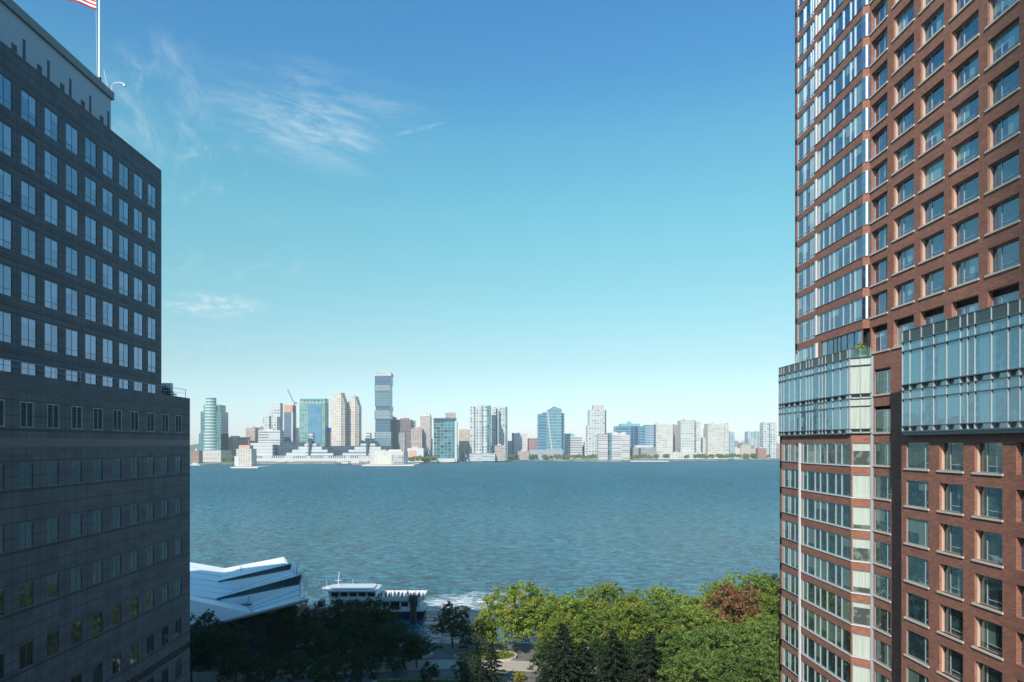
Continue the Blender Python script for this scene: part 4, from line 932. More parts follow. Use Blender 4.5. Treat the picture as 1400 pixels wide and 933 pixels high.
# grass tuft
rr = random.Random(9); P = [(rr.gauss(0, .55), rr.gauss(0, .45), abs(rr.gauss(.7, .4))) for _ in range(500)]
o = link_mesh('ornamental_grass', leaf_mesh('ornamental_grass', P, .17, L_gold, 31), None, (wx(710, 119.5), 119.5, 2.55)); tag(o, 'bright yellow-green clump of ornamental grass by the pool', 'plant')

# railing, lamps, benches
er = thing('esplanade_railing', 'dark metal railing along the river edge of the esplanade', 'railing', (0, 141.3, 2.5))
a = MB(); a.tube([(-30, 141.3, 3.6), (80, 141.3, 3.6)], .04, 5); a.tube([(-30, 141.3, 2.7), (80, 141.3, 2.7)], .03, 4); a.build('rail', M_dkmetal, er)
a = MB()
for k in range(56): a.box(-30 + 2 * k - .04, -30 + 2 * k + .04, 141.26, 141.34, 2.5, 3.6)
a.build('post', M_dkmetal, er)
a = MB()
for k in range(500): a.box(-30 + .22 * k - .012, -30 + .22 * k + .012, 141.29, 141.31, 2.7, 3.6)
a.build('bars', M_dkmetal, er)
M_globe = plain('lamp_globe', (.75, .78, .78), .3)
lamp = None
for i, (x, y, lb) in enumerate(((wx(586, 134), 134, 'black lamp post by the water, left of the lone shaded tree'), (wx(503, 128), 128, 'lamp post with a pale globe among the dark trees'), (wx(692, 136), 136, 'lamp post beside the sunlit bed'), (wx(803, 124), 124, 'lamp post between the dark conifers'))):
    if lamp is None:
        lamp = thing('street_lamp', lb, 'lamp', (x, y, 2.5), 'park lamp posts')
        MB().lathe([(.16, 2.5), (.16, 2.9), (.08, 3.1), (.06, 6.4), (.1, 6.5)], 8, x, y).build('lamp_pole', M_dkmetal, lamp)
        MB().lathe([(.08, 6.5), (.25, 6.65), (.3, 6.9), (.22, 7.15), (.03, 7.25)], 10, x, y).build('lamp_globe', M_globe, lamp)
        MB().lathe([(.3, 7.16), (.18, 7.3), (.02, 7.4)], 10, x, y).build('lamp_cap', M_dkmetal, lamp)
    else: c = copy_tree(lamp); c.location = (x, y, 2.5); c['label'] = lb
bench = None
for i, (x, y, lb) in enumerate(((wx(600, 137.5), 137.5, 'dark bench left of the lone shaded tree facing the river'), (wx(634, 137.5), 137.5, 'dark bench right of the lone shaded tree'), (wx(560, 137.5), 137.5, 'dark bench behind the left dark trees'))):
    if bench is None:
        bench = thing('park_bench', lb, 'bench', (x, y, 2.5), 'esplanade benches')
        MB().box(x - .95, x + .95, y - .2, y + .25, 2.92, 2.98).build('seat', M_dkmetal, bench); MB().box(x - .95, x + .95, y - .28, y - .21, 2.98, 3.4).build('backrest', M_dkmetal, bench)
        for s_ in (-.8, .8): MB().box(x + s_ - .05, x + s_ + .05, y - .18, y + .22, 2.5, 2.92).build('leg', M_dkmetal, bench)
    else: c = copy_tree(bench); c.location = (x, y, 2.5); c['label'] = lb

# ------------------------------------------------------------------ TREES
def broad_tree_protos(name, mat, seed, H, W, n_lobes=13, leaves=7000, leaf=.165, trunk=.24, open_=.0):
    rng = np.random.default_rng(seed); rr = random.Random(seed)
    crown_z = H * .55; rz = H * .44; rx = W / 2
    tk = MB(); lobes = []
    tk.tube([(0, 0, 0), (.1, .05, H * .18), (.05, -.1, H * .36), (0, 0, H * .6)], [trunk, trunk * .8, trunk * .6, trunk * .25], 8)
    for k in range(n_lobes):
        a = 2.4 * k + rr.uniform(-.3, .3); f = (k + .5) / n_lobes; ph = math.acos(1 - 1.8 * f)
        r = rr.uniform(.55, .85)
        c = Vector((rx * r * math.sin(ph) * math.cos(a), rx * r * math.sin(ph) * math.sin(a), crown_z + rz * r * math.cos(ph)))
        lobes.append((c, rr.uniform(.3, .44) * rx))
        b0 = Vector((0, 0, H * rr.uniform(.22, .42)))
        tk.tube([b0, b0.lerp(c, .5) + Vector((0, 0, .3)), c], [trunk * .35, trunk * .22, .03], 5)
    P = []
    per = leaves // n_lobes
    for c, r in lobes:
        # twig clumps spread over the lobe
        nc = 30; d = rng.normal(size=(nc, 3)); d /= np.linalg.norm(d, axis=1)[:, None]; d[:, 2] = d[:, 2] * .85 + .15
        cc = np.array(c) + d * r * rng.uniform(.55, 1.12, (nc, 1))
        idx = rng.integers(0, nc, per); P.append(cc[idx] + rng.normal(size=(per, 3)) * r * .12 * np.array([1, 1, .75]))
    P = np.concatenate(P)
    return tk.mesh('trunk', M_bark), leaf_mesh('crown', P, leaf, mat, seed)
PROT = {}
def proto(kind, seed):
    key = (kind, seed)
    if key in PROT: return PROT[key]
    spec = {'bright': (L_green, 12, 11.5), 'mid': (L_mid, 11, 10.5), 'dark': (L_dark, 11, 10), 'brown': (L_brown, 10, 10), 'rust': (L_rust, 8, 8), 'gold': (L_gold, 8, 6), 'small': (L_dark, 7.5, 6.5)}
    if kind == 'conifer':
        rng = np.random.default_rng(seed); H = 13; tk = MB().tube([(0, 0, 0), (0, 0, H * .95)], [.25, .04], 7); P = []
        for k in range(120):
            z = H * (.06 + .92 * (k / 120) ** 1.05); L = (1 - (z / H) ** 1.7) * 4.3 * rng.uniform(.55, 1.3) + .25; a = k * 2.4 + rng.uniform(-.3, .3)
            m_ = int(36 + 30 * L); q = rng.uniform(.1, 1, m_) ** .7
            pts = np.stack([np.cos(a) * L * q, np.sin(a) * L * q, z - .28 * L * q + .12 * L * q ** 2], 1) + rng.normal(size=(m_, 3)) * [.14, .14, .09]; P.append(pts)
            tk.tube([(0, 0, z), (math.cos(a) * L * .8, math.sin(a) * L * .8, z - .2 * L)], [.04, .01], 3, False)
        PROT[key] = (tk.mesh('trunk', M_bark), leaf_mesh('crown', np.concatenate(P), .15, L_con, seed, up=.8))
    else:
        m_, H, W = spec[kind]; PROT[key] = broad_tree_protos(kind, m_, seed, H, W, 13 if kind not in ('gold', 'small') else 9, {'bright': 15000, 'mid': 14000, 'dark': 8000, 'brown': 7000, 'rust': 7000, 'gold': 3500, 'small': 4000}[kind])
    return PROT[key]
def tree(kind, px, Y, s, label, seed, name='tree', cat='tree', group=None, rz=None, sz=1.0):
    tk, cr_ = proto(kind, seed % 3)
    t_ = thing(name, label, cat, (wx(px, Y), Y, 2.5), group); t_.rotation_euler = (0, 0, rz if rz is not None else (seed * 1.7) % 6.28); t_.scale = (s, s, s * sz)
    link_mesh('trunk', tk, t_); link_mesh('crown', cr_, t_); return t_
ordw = ['first', 'second', 'third', 'fourth', 'fifth', 'sixth', 'seventh', 'eighth', 'ninth', 'tenth', 'eleventh', 'twelfth']
# sunlit back row along the water (px, Y, scale)
row = [(703, 136, 1.12), (742, 136.5, 1.0), (784, 134, .97), (826, 137, 1.12), (868, 135, 1.0), (912, 136, 1.05), (948, 133, .98), (975, 130, .82), (1028, 131, .85), (1058, 131, 1.0)]
for i, (px, Y, s) in enumerate(row): tree('bright', px, Y, s, '%s tree from the left in the sunlit yellow-green row along the water' % ordw[i], i, 'park_tree', group='sunlit trees along the river')
row2 = [(765, 126, .8), (812, 127, .95), (858, 126, 1.0), (905, 127, 1.05), (950, 124, 1.0), (990, 121, .88), (1032, 122, .92), (1075, 122, 1.0)]
for i, (px, Y, s) in enumerate(row2): tree('mid' if i % 2 else 'bright', px, Y, s, '%s tree from the left in the middle row of the right-hand grove' % ordw[i], i + 1, 'park_tree', group='middle row trees')
row3 = [(925, 114, .95), (968, 113, 1.0), (1015, 113, 1.0), (1060, 114, 1.05), (945, 104, .85), (1000, 103, .9), (1050, 104, .9)]
for i, (px, Y, s) in enumerate(row3): tree('mid', px, Y, s, '%s tree from the left in the %s part of the nearest olive green trees' % (ordw[i % 4], 'rear' if i < 4 else 'front'), i + 2, 'park_tree', group='near grove trees')
tree('rust', 1002, 129, 1.5, 'rust red autumn tree rising among the green grove', 2, 'autumn_tree', sz=1.22)
tree('bright', 995, 140, 1.17, 'green tree top just behind the rust red tree', 4, 'park_tree')
tree('bright', 1047, 139, 1.22, 'tall green tree beside the brick tower, right of the rust red tree', 5, 'park_tree')
tree('dark', 1068, 141, 1.3, 'dark tree top hard against the brick tower edge', 6, 'park_tree')
tree('gold', 662, 138, .95, 'small golden-leaved tree left of the sunlit row', 1, 'autumn_tree')
tree('dark', 619, 139, .82, 'lone round shaded tree before the ruffled water', 2, 'park_tree')
tree('small', 652, 134, .95, 'small dark tree at the left edge of the sunlight', 3, 'park_tree')
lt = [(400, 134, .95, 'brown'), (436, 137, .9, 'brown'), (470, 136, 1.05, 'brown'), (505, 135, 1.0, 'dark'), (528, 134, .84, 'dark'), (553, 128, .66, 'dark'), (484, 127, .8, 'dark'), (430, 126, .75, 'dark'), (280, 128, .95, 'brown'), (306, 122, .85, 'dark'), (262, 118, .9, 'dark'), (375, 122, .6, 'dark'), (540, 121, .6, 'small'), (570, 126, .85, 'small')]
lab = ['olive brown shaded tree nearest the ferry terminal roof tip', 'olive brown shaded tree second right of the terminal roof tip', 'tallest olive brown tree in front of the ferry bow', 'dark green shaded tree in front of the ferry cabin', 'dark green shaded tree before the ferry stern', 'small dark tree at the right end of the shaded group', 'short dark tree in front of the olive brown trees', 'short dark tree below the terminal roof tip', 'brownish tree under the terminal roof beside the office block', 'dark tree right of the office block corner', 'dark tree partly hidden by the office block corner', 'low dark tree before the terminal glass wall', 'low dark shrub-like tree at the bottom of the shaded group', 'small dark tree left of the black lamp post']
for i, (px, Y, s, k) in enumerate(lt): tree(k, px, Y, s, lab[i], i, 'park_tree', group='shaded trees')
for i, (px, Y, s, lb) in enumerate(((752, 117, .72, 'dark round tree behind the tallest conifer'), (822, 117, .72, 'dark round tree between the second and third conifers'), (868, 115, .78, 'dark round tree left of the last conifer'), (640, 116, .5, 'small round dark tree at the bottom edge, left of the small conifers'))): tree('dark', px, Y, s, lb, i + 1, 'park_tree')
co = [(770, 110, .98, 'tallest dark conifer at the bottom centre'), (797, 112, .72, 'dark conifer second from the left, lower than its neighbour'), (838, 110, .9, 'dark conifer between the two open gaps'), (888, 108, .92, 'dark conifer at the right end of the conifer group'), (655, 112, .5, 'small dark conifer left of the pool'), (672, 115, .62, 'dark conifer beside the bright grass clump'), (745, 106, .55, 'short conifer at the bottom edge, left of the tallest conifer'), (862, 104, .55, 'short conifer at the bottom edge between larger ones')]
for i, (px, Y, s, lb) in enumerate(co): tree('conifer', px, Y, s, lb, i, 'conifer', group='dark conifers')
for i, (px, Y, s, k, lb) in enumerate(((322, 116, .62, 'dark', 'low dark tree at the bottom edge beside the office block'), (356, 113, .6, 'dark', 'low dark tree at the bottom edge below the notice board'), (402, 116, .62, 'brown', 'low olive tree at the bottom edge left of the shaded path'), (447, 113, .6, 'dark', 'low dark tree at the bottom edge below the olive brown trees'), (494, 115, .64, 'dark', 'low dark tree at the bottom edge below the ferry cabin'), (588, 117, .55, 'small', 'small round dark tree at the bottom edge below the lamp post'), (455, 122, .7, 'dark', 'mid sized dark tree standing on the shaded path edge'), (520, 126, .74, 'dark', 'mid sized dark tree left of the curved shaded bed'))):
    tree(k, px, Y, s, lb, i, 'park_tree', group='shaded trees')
# far bank shoreline trees
def far_tree(px, Y, s, label, k, mat):
    tk, cr_ = FAR[mat]; t_ = thing('shoreline_tree', label, 'tree', (wx(px, Y), Y, 2.5), 'trees on the far bank'); t_.scale = (s, s, s * .85); t_.rotation_euler = (0, 0, k)
    link_mesh('trunk', tk, t_); link_mesh('crown', cr_, t_)
FAR = {'g': broad_tree_protos('f', L_green, 40, 13, 14, 8, 900, .8), 'd': broad_tree_protos('f', L_mid, 41, 13, 13, 8, 900, .8), 'y': broad_tree_protos('f', L_gold, 42, 12, 14, 8, 900, .8)}
fts = [(308, 1500, 'd'), (315, 1490, 'g'), (322, 1500, 'd'), (560, 1512, 'g'), (567, 1515, 'y'), (574, 1510, 'g'), (581, 1520, 'g'), (588, 1530, 'y'), (594, 1535, 'g'), (693, 1730, 'g'), (699, 1735, 'g'), (705, 1740, 'd'), (725, 1765, 'g'), (731, 1765, 'd'), (745, 1762, 'y'), (753, 1760, 'y'), (761, 1757, 'g'), (769, 1755, 'y'), (777, 1750, 'g'), (785, 1745, 'y'), (792, 1742, 'g'), (799, 1740, 'g'), (806, 1740, 'y'), (812, 1738, 'g'), (866, 1745, 'g'), (873, 1750, 'y'), (880, 1755, 'g'), (888, 1760, 'g'), (896, 1765, 'd'), (911, 1790, 'd'), (939, 1800, 'd'), (952, 1805, 'd'), (958, 1805, 'd'), (965, 1808, 'g'), (972, 1810, 'd'), (983, 1815, 'd'), (988, 1815, 'd'), (995, 1818, 'g'), (1002, 1875, 'd'), (1010, 1880, 'd'), (1020, 1890, 'g'), (1030, 1893, 'd'), (1050, 1900, 'y')]
cl = {}
for k, (px, Y, c_) in enumerate(fts):
    zone = 'by the small pier office' if px < 330 else 'left of the teal glass tower' if px < 600 else 'below the plain white block' if px < 740 else 'below the peaked glass towers' if px < 820 else 'before the blue glass building' if px < 900 else 'before the ivory towers' if px < 998 else 'near the beige hall'
    cl[zone] = cl.get(zone, 0) + 1
    far_tree(px, Y, 1.15 + .35 * math.sin(k * 2.1) ** 2, '%s tree from the left on the far bank %s' % (ordw[cl[zone] - 1], zone), k, c_)

# ------------------------------------------------------------------ FERRY TERMINAL
def fabric():
    m, t, b = newmat('white_roof_membrane'); setp(t, b, col=t.mix(t.noise(t.P, .4, 4), (.78, .79, .8), (.86, .86, .86)), rough=.45); return m
M_fab = fabric(); M_tg = plain('terminal_glass', (.05, .09, .09), .1, ior=1.6)
FT = thing('ferry_terminal', 'ferry terminal with folded white membrane roofs and glass clerestories', 'terminal', (-55, 148, 2.5))
def Pq(px, py, Y): return Vector((wx(px, Y), Y, wz(py, Y)))
def slab(pts, th, name, mat, par=FT):
    mb = MB(); n_ = len(pts)
    for p in pts: mb.pt(p)
    for p in pts: mb.pt(Vector(p) - Vector((0, 0, th)))
    mb.f.append(list(range(n_))); mb.f.append([n_ + n_ - 1 - k for k in range(n_)])
    for k in range(n_): mb.f.append([k, (k + 1) % n_, n_ + (k + 1) % n_, n_ + k])
    return mb.build(name, mat, par)
YA, YB, YC, YD = 131, 143, 155, 168
L0 = 225     # continue left behind the office block
def ext(p, q, X):  # extend line p->q beyond p to x = X
    f = (X - p.x) / (q.x - p.x); return p + (q - p) * f
# far strip
a0, a1, a2 = Pq(261, 769, YD), Pq(308, 777, YD), Pq(387.6, 761.8, YD); b0, b1 = Pq(261, 789, YC), Pq(299, 795.3, YC); c2 = Pq(392, 777.5, YC + 1.5)
slab([ext(a0, a1, -95), a1, b1, ext(b0, b1, -90)], .5, 'roof_panel', M_fab); slab([a1, a2, c2, Pq(307, 796.5, YC - .5), b1], .5, 'roof_panel', M_fab)
# clerestory 1
tA, tB = Pq(299, 795, YC), Pq(399, 772.5, YC)
slab([b1 - Vector((0, .4, 0)), tA + Vector((.1, -.5, 0)), tB, Pq(400, 781, YC)], .1, 'spare', M_tg) if False else None
def vpanel(p0, p1, p2, p3, name, mat, mull=10):
    mb = MB(); mb.face([p0, p1, p2, p3]); o = mb.build(name, mat, FT, fixn=False)
    fr = MB()
    for k in range(mull + 1):
        f = k / mull; a = p0.lerp(p1, f); b = p3.lerp(p2, f); fr.tube([a + Vector((0, -.1, 0)), b + Vector((0, -.1, 0))], .09, 4)
    fr.tube([p0 + Vector((0, -.1, 0)), p1 + Vector((0, -.1, 0))], .14, 4); fr.tube([p3 + Vector((0, -.1, 0)), p2 + Vector((0, -.1, 0))], .14, 4)
    me = fr.mesh('mullion', M_slate, tuple(FT.location)); link_mesh('mullion', me, o)
    return o
vpanel(Pq(299, 796, YC), Pq(397, 778.5, YC), Pq(398.5, 771.5, YC), Pq(299, 795, YC), 'clerestory_glass', M_tg)
# middle strip
m0, m1, m2 = Pq(261, 789, YC), Pq(331, 801, YC - .8), Pq(398, 779, YC - .8); n0_, n1_, n2_ = Pq(261, 815, YB), Pq(297, 818.8, YB), Pq(404, 790, YB + 1)
slab([ext(m0, m1, -88) - Vector((0, .0, .7)), m1, n1_, ext(n0_, n1_, -83)], .5, 'roof_panel', M_fab); slab([m1, Pq(306, 796.8, YC - .9), m2, n2_, Pq(307, 820.3, YB - .3), n1_], .5, 'roof_panel', M_fab)
vpanel(Pq(297, 820, YB), Pq(409, 799, YB), Pq(412.5, 786.5, YB), Pq(297, 818.6, YB), 'clerestory_glass', M_tg)
# near strip
k0, k1, k2 = Pq(261, 815, YB - .8), Pq(338, 828, YB - .8), Pq(410, 799.5, YB - .8); j0, j1, j2 = Pq(261, 861, YA), Pq(346, 838.5, YA), Pq(422, 818.5, YA)
slab([ext(k0, k1, -83), k1, j1, ext(j0, j1, -84)], .5, 'roof_panel', M_fab); slab([k1, Pq(303, 820.6, YB - .9), k2, Pq(408.5, 821, YA + 3), j2, j1], .5, 'roof_panel', M_fab)
fa = MB(); fa.tube([ext(j0, j1, -84) + Vector((0, -.2, -.2)), j1 + Vector((0, -.2, -.2)), j2 + Vector((0, -.2, -.2))], .32, 6); fa.build('fascia_edge', M_frame, FT)
sm = MB(); sm.tube([m1 + Vector((0, 0, .1)), m1.lerp(n1_, .35) + Vector((1.5, 0, .15)), Pq(339, 806, 149)], .1, 5); sm.tube([k1 + Vector((0, 0, .1)), Pq(341, 815, YB - .8)], .12, 5); sm.tube([k1 + Vector((0, 0, .1)), Pq(346, 838, YA) + Vector((0, 0, .1))], .14, 5); sm.tube([Pq(330, 774, YD - 4), Pq(329, 782, YD - 7)], .12, 5); sm.build('roof_seam', M_frame, FT)
def lerp(a, b, f): return a + (b - a) * f
for P4_ in ((a1, a2, c2, b1), (m1, m2, n2_, n1_), (k1, k2, Pq(408.5, 821, YA + 3), j1), (ext(m0, m1, -88) - Vector((0, .0, .7)), m1, n1_, ext(n0_, n1_, -83)), (ext(k0, k1, -83), k1, j1, ext(j0, j1, -84)), (ext(a0, a1, -95), a1, b1, ext(b0, b1, -90))):
    q = MB()
    for f in (.33, .66): q.tube([lerp(P4_[0], P4_[3], f) + Vector((0, 0, .03)), lerp(P4_[1], P4_[2], f) + Vector((0, 0, .03))], .06, 4)
    q.build('roof_seam', M_frame, FT)
# end fins
for nm, q in (('end_panel', [Pq(412, 786.5, YB), Pq(420, 786, YB - 1), Pq(417, 812, YB - 3), Pq(408.5, 820, YA + 3), Pq(410, 799, YB)]), ('end_panel', [Pq(400, 768, YC), Pq(407, 767, YC), Pq(404, 786, YC - 3), Pq(399, 783, YC)]), ('end_panel', [Pq(388, 762, YD), Pq(390, 764, YD), Pq(394, 777, YC + 2), Pq(391, 777, YC + 2)])):
    mb = MB(); mb.face(q); mb.face([p + Vector((.15, .25, 0)) for p in q][::-1]); mb.build(nm, M_fab, FT, fixn=False)
st = MB()
for p, q in ((Pq(387.6, 762, YD), Pq(404, 789, YC - 2)), (Pq(399, 778, YC), Pq(411, 799, YB)), (Pq(411, 799, YB), Pq(421, 818, YA + 2)), (Pq(422, 819, YA), Pq(407, 842, YA + 2)), (Pq(422, 819, YA), Pq(414, 838, YA + 4))): st.tube([p, q], .12, 5)
st.build('strut', M_white, FT)
# glass hall under the roof
gh = MB(); gh.prism([(-84, YA + 3), (-46, YA + 3), (-41, YA + 6), (-47, YD - 3), (-84, YD - 3)], 2.5, [5.5, 10.2, 12.2, 13, 11.5]); gh.build('hall_glass', M_tg, FT)
gm = MB()
for k in range(10): x = -82 + k * 4; gm.box(x, x + .2, YA + 2.6, YA + 2.95, 2.5, 6.2 + max(0, k - 2) * .5)
gm.box(-84, -46, YA + 2.55, YA + 2.9, 5.0, 5.35); gm.build('mullion', M_slate, FT)
sg = tag(MB().box(wx(337, 122), wx(342, 122), 121.9, 122.1, wz(921, 122), wz(915, 122)).build('notice_board', M_white), None)
bpy.data.objects.remove(sg)
sb = thing('notice_board', 'small pale notice board on posts before the terminal', 'sign', (wx(340, 122), 122, 2.5))
MB().box(wx(337, 122), wx(342.5, 122), 121.9, 122.05, 3.0, 4.0).build('panel', M_white, sb); a = MB(); a.box(wx(337, 122), wx(337, 122) + .08, 121.85, 121.9, 2.5, 4.0); a.box(wx(342.5, 122) - .08, wx(342.5, 122), 121.85, 121.9, 2.5, 4.0); a.build('post', M_dkmetal, sb)

# ------------------------------------------------------------------ FERRY
YF = 174; xs, xe = wx(430, YF), wx(583, YF)
FE = thing('passenger_ferry', 'white double-deck passenger ferry with navy hull and crowded open stern deck', 'ferry', ((xs + xe) / 2, YF, 0))
M_navy = plain('navy_hull_paint', (.012, .018, .06), .35); M_fw = plain('ferry_white_paint', (.6, .61, .61), .45); M_wg = plain('ferry_window_glass', (.015, .02, .025), .08, ior=1.6)
def outline(x0, x1, hw, bow, k=0): return [(x0, YF), (x0 + bow * .45, YF - hw * .62), (x0 + bow, YF - hw), (x1 - .8, YF - hw), (x1, YF - hw * .8), (x1, YF + hw * .8), (x1 - .8, YF + hw), (x0 + bow, YF + hw), (x0 + bow * .45, YF + hw * .62)]
MB().prism(outline(xs + 1.6, xe - .6, 3.4, 6), -.4, 2.2, outline(xs + .2, xe, 4.0, 6.5)).build('hull', M_navy, FE)
MB().prism(outline(xs, xe, 4.1, 6.5), 2.2, 2.7).build('rub_rail', M_fw, FE)
MB().box(xs + 5.5, xe - 1.2, YF - 3.6, YF + 3.6, 2.7, 4.9).build('main_cabin', M_fw, FE)
for k in range(9):
    x = xs + 6.5 + k * 2.3
    MB().box(x, x + 1.75, YF - 3.66, YF - 3.58, 3.4, 4.5).build('window', M_wg, FE)
MB().prism(outline(xs + 3.5, xe, 4.0, 4), 4.9, 5.1).build('upper_deck', M_fw, FE)
MB().prism(outline(xs + 3.7, xs + 16.2, 3.5, 3), 5.1, 7.1, outline(xs + 3.3, xs + 16.2, 3.4, 3)).build('upper_cabin', M_fw, FE)
for k in range(5):
    x = xs + 5.2 + k * 2.25
    MB().box(x, x + 1.8, YF - 3.57, YF - 3.4, 5.9, 6.85).build('window', M_wg, FE)
MB().prism(outline(xs + 1.9, xs + 16.6, 4.0, 3.2), 7.1, 7.35).build('cabin_roof', M_fw, FE)
MB().prism(outline(xs + 3.0, xs + 15.5, 3.0, 3.0), 7.35, 7.75).build('roof_canopy', M_fw, FE)
bw = MB(); bw.box(xs + 16.6, xe - .1, YF - 3.95, YF - 3.85, 5.1, 5.8); bw.box(xs + 16.6, xe - .1, YF + 3.85, YF + 3.95, 5.1, 5.8); bw.box(xe - .15, xe - .05, YF - 3.9, YF + 3.9, 5.1, 6.05); bw.build('bulwark', M_fw, FE)
ms_ = MB(); ms_.tube([(xs + 6, YF, 7.7), (xs + 6.3, YF, 11.2)], .09, 5); ms_.tube([(xs + 5.3, YF, 9.2), (xs + 7, YF, 9.2)], .05, 4); ms_.tube([(xs + 3.4, YF - 1, 7.7), (xs + 3.4, YF - 1, 9.3)], .05, 4); ms_.tube([(xs + 9.6, YF + 1, 7.7), (xs + 9.6, YF + 1, 9.4)], .04, 4); ms_.build('mast', M_white, FE)
sc = MB(); sc.box(xs + 20, xs + 22.2, YF - 3.75, YF - 3.6, 2.7, 4.6); sc.build('boarding_gate', M_wg, FE)
fd = MB(); fd.box(xs + 1.2, xs + 2.4, YF - 1.5, YF + 1.5, 2.7, 4.2); fd.build('bow_fender', M_dkmetal, FE)
pl = thing('mooring_pile', 'dark green mooring pile cluster standing before the ferry stern', 'pile', (wx(565, 166), 166, 0))
a = MB()
for dx, dy in ((-.45, 0), (.45, 0), (0, .6)): a.tube([(wx(565, 166) + dx, 166 + dy, -1), (wx(565, 166) + dx * .8, 166 + dy * .8, 7)], .4, 8)
a.build('timber_pile', plain('weathered_pile', (.05, .07, .05), .9), pl); MB().lathe([(1.15, 5.6), (1.15, 7.0), (.2, 7.3)], 10, wx(565, 166), 166).build('pile_cap', plain('weathered_pile', (.05, .07, .05), .9), pl)

# people on the open deck
def person_mesh(seed, shirt, trousers, hair, skin):
    rr = random.Random(seed); sw = rr.uniform(-.12, .12)
    J = dict(pelvis=(0, 0, .95), waist=(0, 0, 1.1), chest=(0, -.01, 1.33), neck=(0, 0, 1.5), head=(0, -.02, 1.64), top=(0, -.01, 1.74),
             sL=(-.19, 0, 1.42), eL=(-.25, .02, 1.14), wL=(-.2 - sw, -.18, .98), sR=(.19, 0, 1.42), eR=(.25, .02, 1.14), wR=(.22 + sw, -.12, .94),
             hL=(-.1, 0, .9), kL=(-.11, -.03, .5), aL=(-.11, 0, .08), tL=(-.12, -.14, .03), hR=(.1, 0, .9), kR=(.11, -.02 - sw, .5), aR=(.11, .02, .08), tR=(.12, -.12, .03))
    Rr = dict(pelvis=.14, waist=.125, chest=.15, neck=.055, head=.1, top=.07, sL=.065, eL=.045, wL=.035, sR=.065, eR=.045, wR=.035, hL=.095, kL=.06, aL=.045, tL=.035, hR=.095, kR=.06, aR=.045, tR=.035)
    E = [('pelvis', 'waist'), ('waist', 'chest'), ('chest', 'neck'), ('neck', 'head'), ('head', 'top'), ('chest', 'sL'), ('sL', 'eL'), ('eL', 'wL'), ('chest', 'sR'), ('sR', 'eR'), ('eR', 'wR'), ('pelvis', 'hL'), ('hL', 'kL'), ('kL', 'aL'), ('aL', 'tL'), ('pelvis', 'hR'), ('hR', 'kR'), ('kR', 'aR'), ('aR', 'tR')]
    ks = list(J); me = bpy.data.meshes.new('p'); me.from_pydata([J[k] for k in ks], [(ks.index(a), ks.index(b)) for a, b in E], [])
    o = bpy.data.objects.new('p', me); C.objects.link(o); sk = o.modifiers.new('s', 'SKIN'); sk.use_smooth_shade = True
    for i, k in enumerate(ks): me.skin_vertices[0].data[i].radius = (Rr[k], Rr[k] * (.75 if k in ('pelvis', 'waist', 'chest') else 1))
    me.skin_vertices[0].data[0].use_root = True
    su = o.modifiers.new('u', 'SUBSURF'); su.levels = 1; su.render_levels = 1
    bpy.context.view_layer.update(); dg = bpy.context.evaluated_depsgraph_get()
    m2 = bpy.data.meshes.new_from_object(o.evaluated_get(dg)); bpy.data.objects.remove(o)
    m2.materials.clear()
    for q in (skin, shirt, trousers, hair): m2.materials.append(q)
    for p in m2.polygons:
        c = p.center; arm = abs(c.x) > .17 and c.z < 1.2 and c.z > .85
        p.material_index = 2 if (c.z < .98 and not arm) else 1 if (c.z < 1.5 and not (arm and c.z < 1.12)) else 3 if (c.z > 1.68 or (c.y > .03 and c.z > 1.56)) else 0
    m2.name = 'person'; return m2
cols = {'white': (.8, .8, .78), 'red': (.55, .05, .05), 'navy': (.02, .03, .1), 'pale blue': (.3, .45, .65), 'black': (.02, .02, .02), 'pink': (.7, .35, .35)}
skn = [plain('skin_a', (.5, .3, .21), .6), plain('skin_b', (.22, .12, .08), .6)]; hairm = plain('dark_hair', (.03, .02, .015), .7); jeans = plain('jeans', (.04, .06, .12), .8)
PM = {k: person_mesh(i, plain('shirt_' + k.replace(' ', '_'), c, .8), jeans, hairm, skn[i % 2]) for i, (k, c) in enumerate(cols.items())}
seq = ['black', 'navy', 'navy', 'white', 'navy', 'white', 'red', 'navy', 'pale blue', 'black', 'white', 'white', 'navy', 'pale blue', 'white', 'black', 'white', 'navy', 'pink', 'red', 'white', 'red', 'red', 'white', 'pink', 'red', 'white', 'white', 'pink', 'white']
cnt = {}
for i, k in enumerate(seq):
    x = xs + 17.0 + i * .385 + .3 * math.sin(i * 2.3); y = YF + [-3.4, -2.4, -3.0, -.8, -3.4, -1.8, -2.8][i % 7]; cnt[k] = cnt.get(k, 0) + 1
    o = link_mesh('person', PM[k], None, (x, y, 5.1), (i * 1.9) % 6.28)
    tag(o, '%s passenger in a %s top from the bow end of the open ferry deck' % (ordw[cnt[k] - 1], k), 'person', 'passengers on the ferry deck')

# ------------------------------------------------------------------ haze
hz_ = MB().box(-2600, 2600, -180, 4300, -3, 240); 
def haze_mat():
    m = bpy.data.materials.new('haze'); m.use_nodes = True; nt = m.node_tree; nt.nodes.clear()
    out = nt.nodes.new('ShaderNodeOutputMaterial'); v = nt.nodes.new('ShaderNodeVolumePrincipled')
    v.inputs['Color'].default_value = (.82, .93, 1, 1); v.inputs['Density'].default_value = HAZE; v.inputs['Anisotropy'].default_value = 0
    nt.links.new(v.outputs[0], out.inputs['Volume']); return m
HAZE = .00011
if HAZE: tag(hz_.build('haze', haze_mat()), kind='stuff')

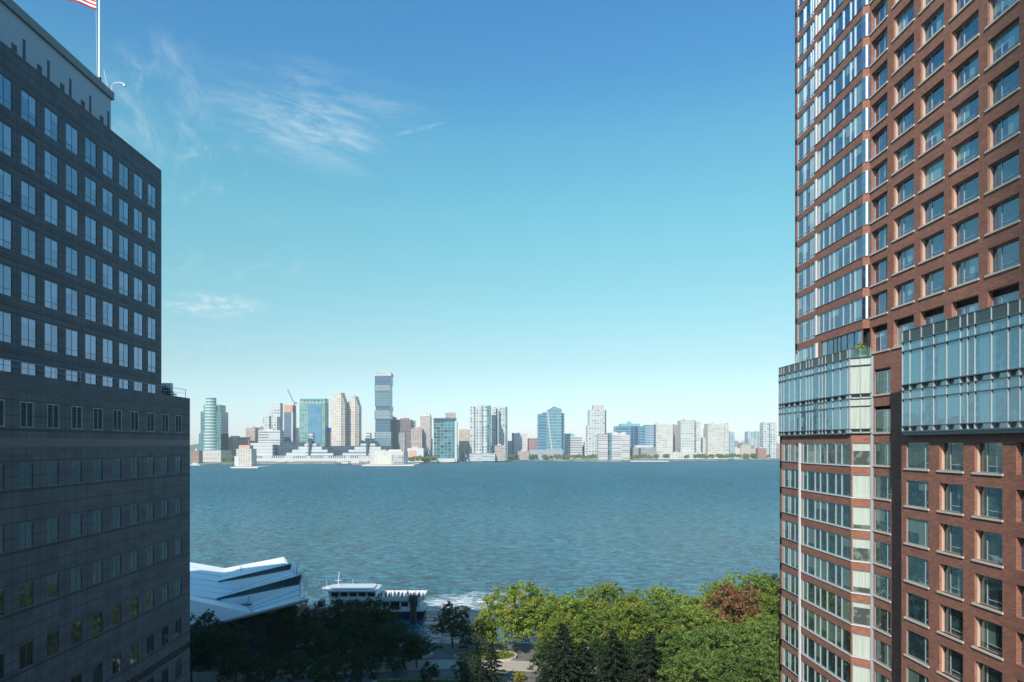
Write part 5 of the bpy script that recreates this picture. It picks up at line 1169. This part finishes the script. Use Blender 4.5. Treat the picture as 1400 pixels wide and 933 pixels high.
# ------------------------------------------------------------------ sky and sun
W = bpy.data.worlds.new('World'); S.world = W; W.use_nodes = True; t = NT(W.node_tree)
bg = W.node_tree.nodes['Background']
sky = t.n('ShaderNodeTexSky', sky_type='NISHITA'); sky.sun_disc = False; sky.sun_elevation = SUN_E; sky.sun_rotation = R(180) + SUN_A
sky.air_density = 1.0; sky.dust_density = .4; sky.ozone_density = 1.4; sky.altitude = 20
tc = t.n('ShaderNodeTexCoord'); D = t.v('NORMALIZE', tc.outputs['Generated']); s = t.sep(D)
ysafe = t.m('MAXIMUM', s[1], .02); gu = t.m('DIVIDE', s[0], ysafe); gv = t.m('DIVIDE', s[2], ysafe)
grade = t.ramp(t.m('MULTIPLY', s[2], 1.0), [(0, (.43, .45, .6)), (.05, (.398, .452, .5)), (.114, (.386, .4425, .4025)), (.217, (.368, .545, .44)), (.313, (.346, .636, .512)), (.4, (.308, .643, .585)), (.477, (.245, .567, .646)), (.54, (.23, .566, .681))])
grade = t.v('MULTIPLY', grade, (2, 2, 2))
col = t.mix(1, sky.outputs[0], grade, 'MULTIPLY')
uv = t.comb(gu, gv, 0)
def cloud(px, py, rx, ry, ang, dens, scale, stretch, seed, lo=.48, hi=.78):
    cu, cv = (px - VX) / F_PX, (VY - py) / F_PX; a, b = rx / F_PX, ry / F_PX; ca, sa = math.cos(R(ang)), math.sin(R(ang))
    dx = t.m('SUBTRACT', gu, cu); dy = t.m('SUBTRACT', gv, cv)
    ex = t.m('DIVIDE', t.m('ADD', t.m('MULTIPLY', dx, ca), t.m('MULTIPLY', dy, sa)), a); ey = t.m('DIVIDE', t.m('SUBTRACT', t.m('MULTIPLY', dy, ca), t.m('MULTIPLY', dx, sa)), b)
    e = t.m('ADD', t.m('MULTIPLY', ex, ex), t.m('MULTIPLY', ey, ey)); msk = t.smooth(e, 1.0, .0)
    nz = t.noise(t.comb(t.m('MULTIPLY', ex, stretch[0]), t.m('MULTIPLY', ey, stretch[1]), seed), scale, 9, .7, .35)
    return t.m('MULTIPLY', t.m('MULTIPLY', t.smooth(nz, lo, hi), msk), dens)
cl_ = [cloud(430, 160, 220, 90, -14, .4, 1.6, (1.0, 1.7), 1.0, .42, .85), cloud(425, 170, 130, 50, -16, .6, 2.2, (1.0, 1.5), 7.0, .36, .85), cloud(205, 140, 120, 120, -60, .38, 1.7, (1, 1.8), 3.0, .4, .85), cloud(290, 417, 90, 22, -4, .7, 1.6, (2, 1), 5.0, .38, .7), cloud(572, 177, 46, 4, 14, .3, 1.3, (3, .5), 9.0, .3, .8),
       cloud(365, 298, 40, 16, 0, .35, 1.5, (1.5, 1), 11.0), cloud(250, 235, 110, 60, 10, .4, 1.6, (2, 1), 13.0), cloud(330, 360, 220, 30, 3, .25, 1.6, (3, 1), 15.0), cloud(270, 480, 110, 30, -5, .3, 1.6, (3, 1), 17.0), cloud(1000, 560, 260, 25, 0, .3, 1.6, (3, 1), 19.0), cloud(620, 470, 420, 40, 2, .12, 1.6, (3, 1), 21.0)]
f = cl_[0]
for c in cl_[1:]: f = t.m('SUBTRACT', 1, t.m('MULTIPLY', t.m('SUBTRACT', 1, f), t.m('SUBTRACT', 1, c)))
f = t.m('MULTIPLY', f, t.m('GREATER_THAN', s[1], .05))
SKY = .12
col = t.mix(f, col, (5.6, 6.3, 6.6))
t.put(bg.inputs[0], col); bg.inputs[1].default_value = SKY
sd_ = bpy.data.lights.new('sun', 'SUN'); sd_.energy = 4.6; sd_.angle = R(.5); sd_.color = (1, .94, .85)
so = bpy.data.objects.new('sun', sd_); C.objects.link(so)
dv = Vector((-math.sin(SUN_A) * math.cos(SUN_E), -math.cos(SUN_A) * math.cos(SUN_E), math.sin(SUN_E)))
so.rotation_euler = dv.to_track_quat('Z', 'Y').to_euler(); so.location = dv * 300

S.render.engine = 'CYCLES'
S.view_settings.view_transform = 'Standard'; S.view_settings.look = 'None'; S.view_settings.gamma = 1; S.view_settings.exposure = 0.3
S.cycles.max_bounces = 6; S.cycles.transparent_max_bounces = 12; S.cycles.volume_bounces = 1
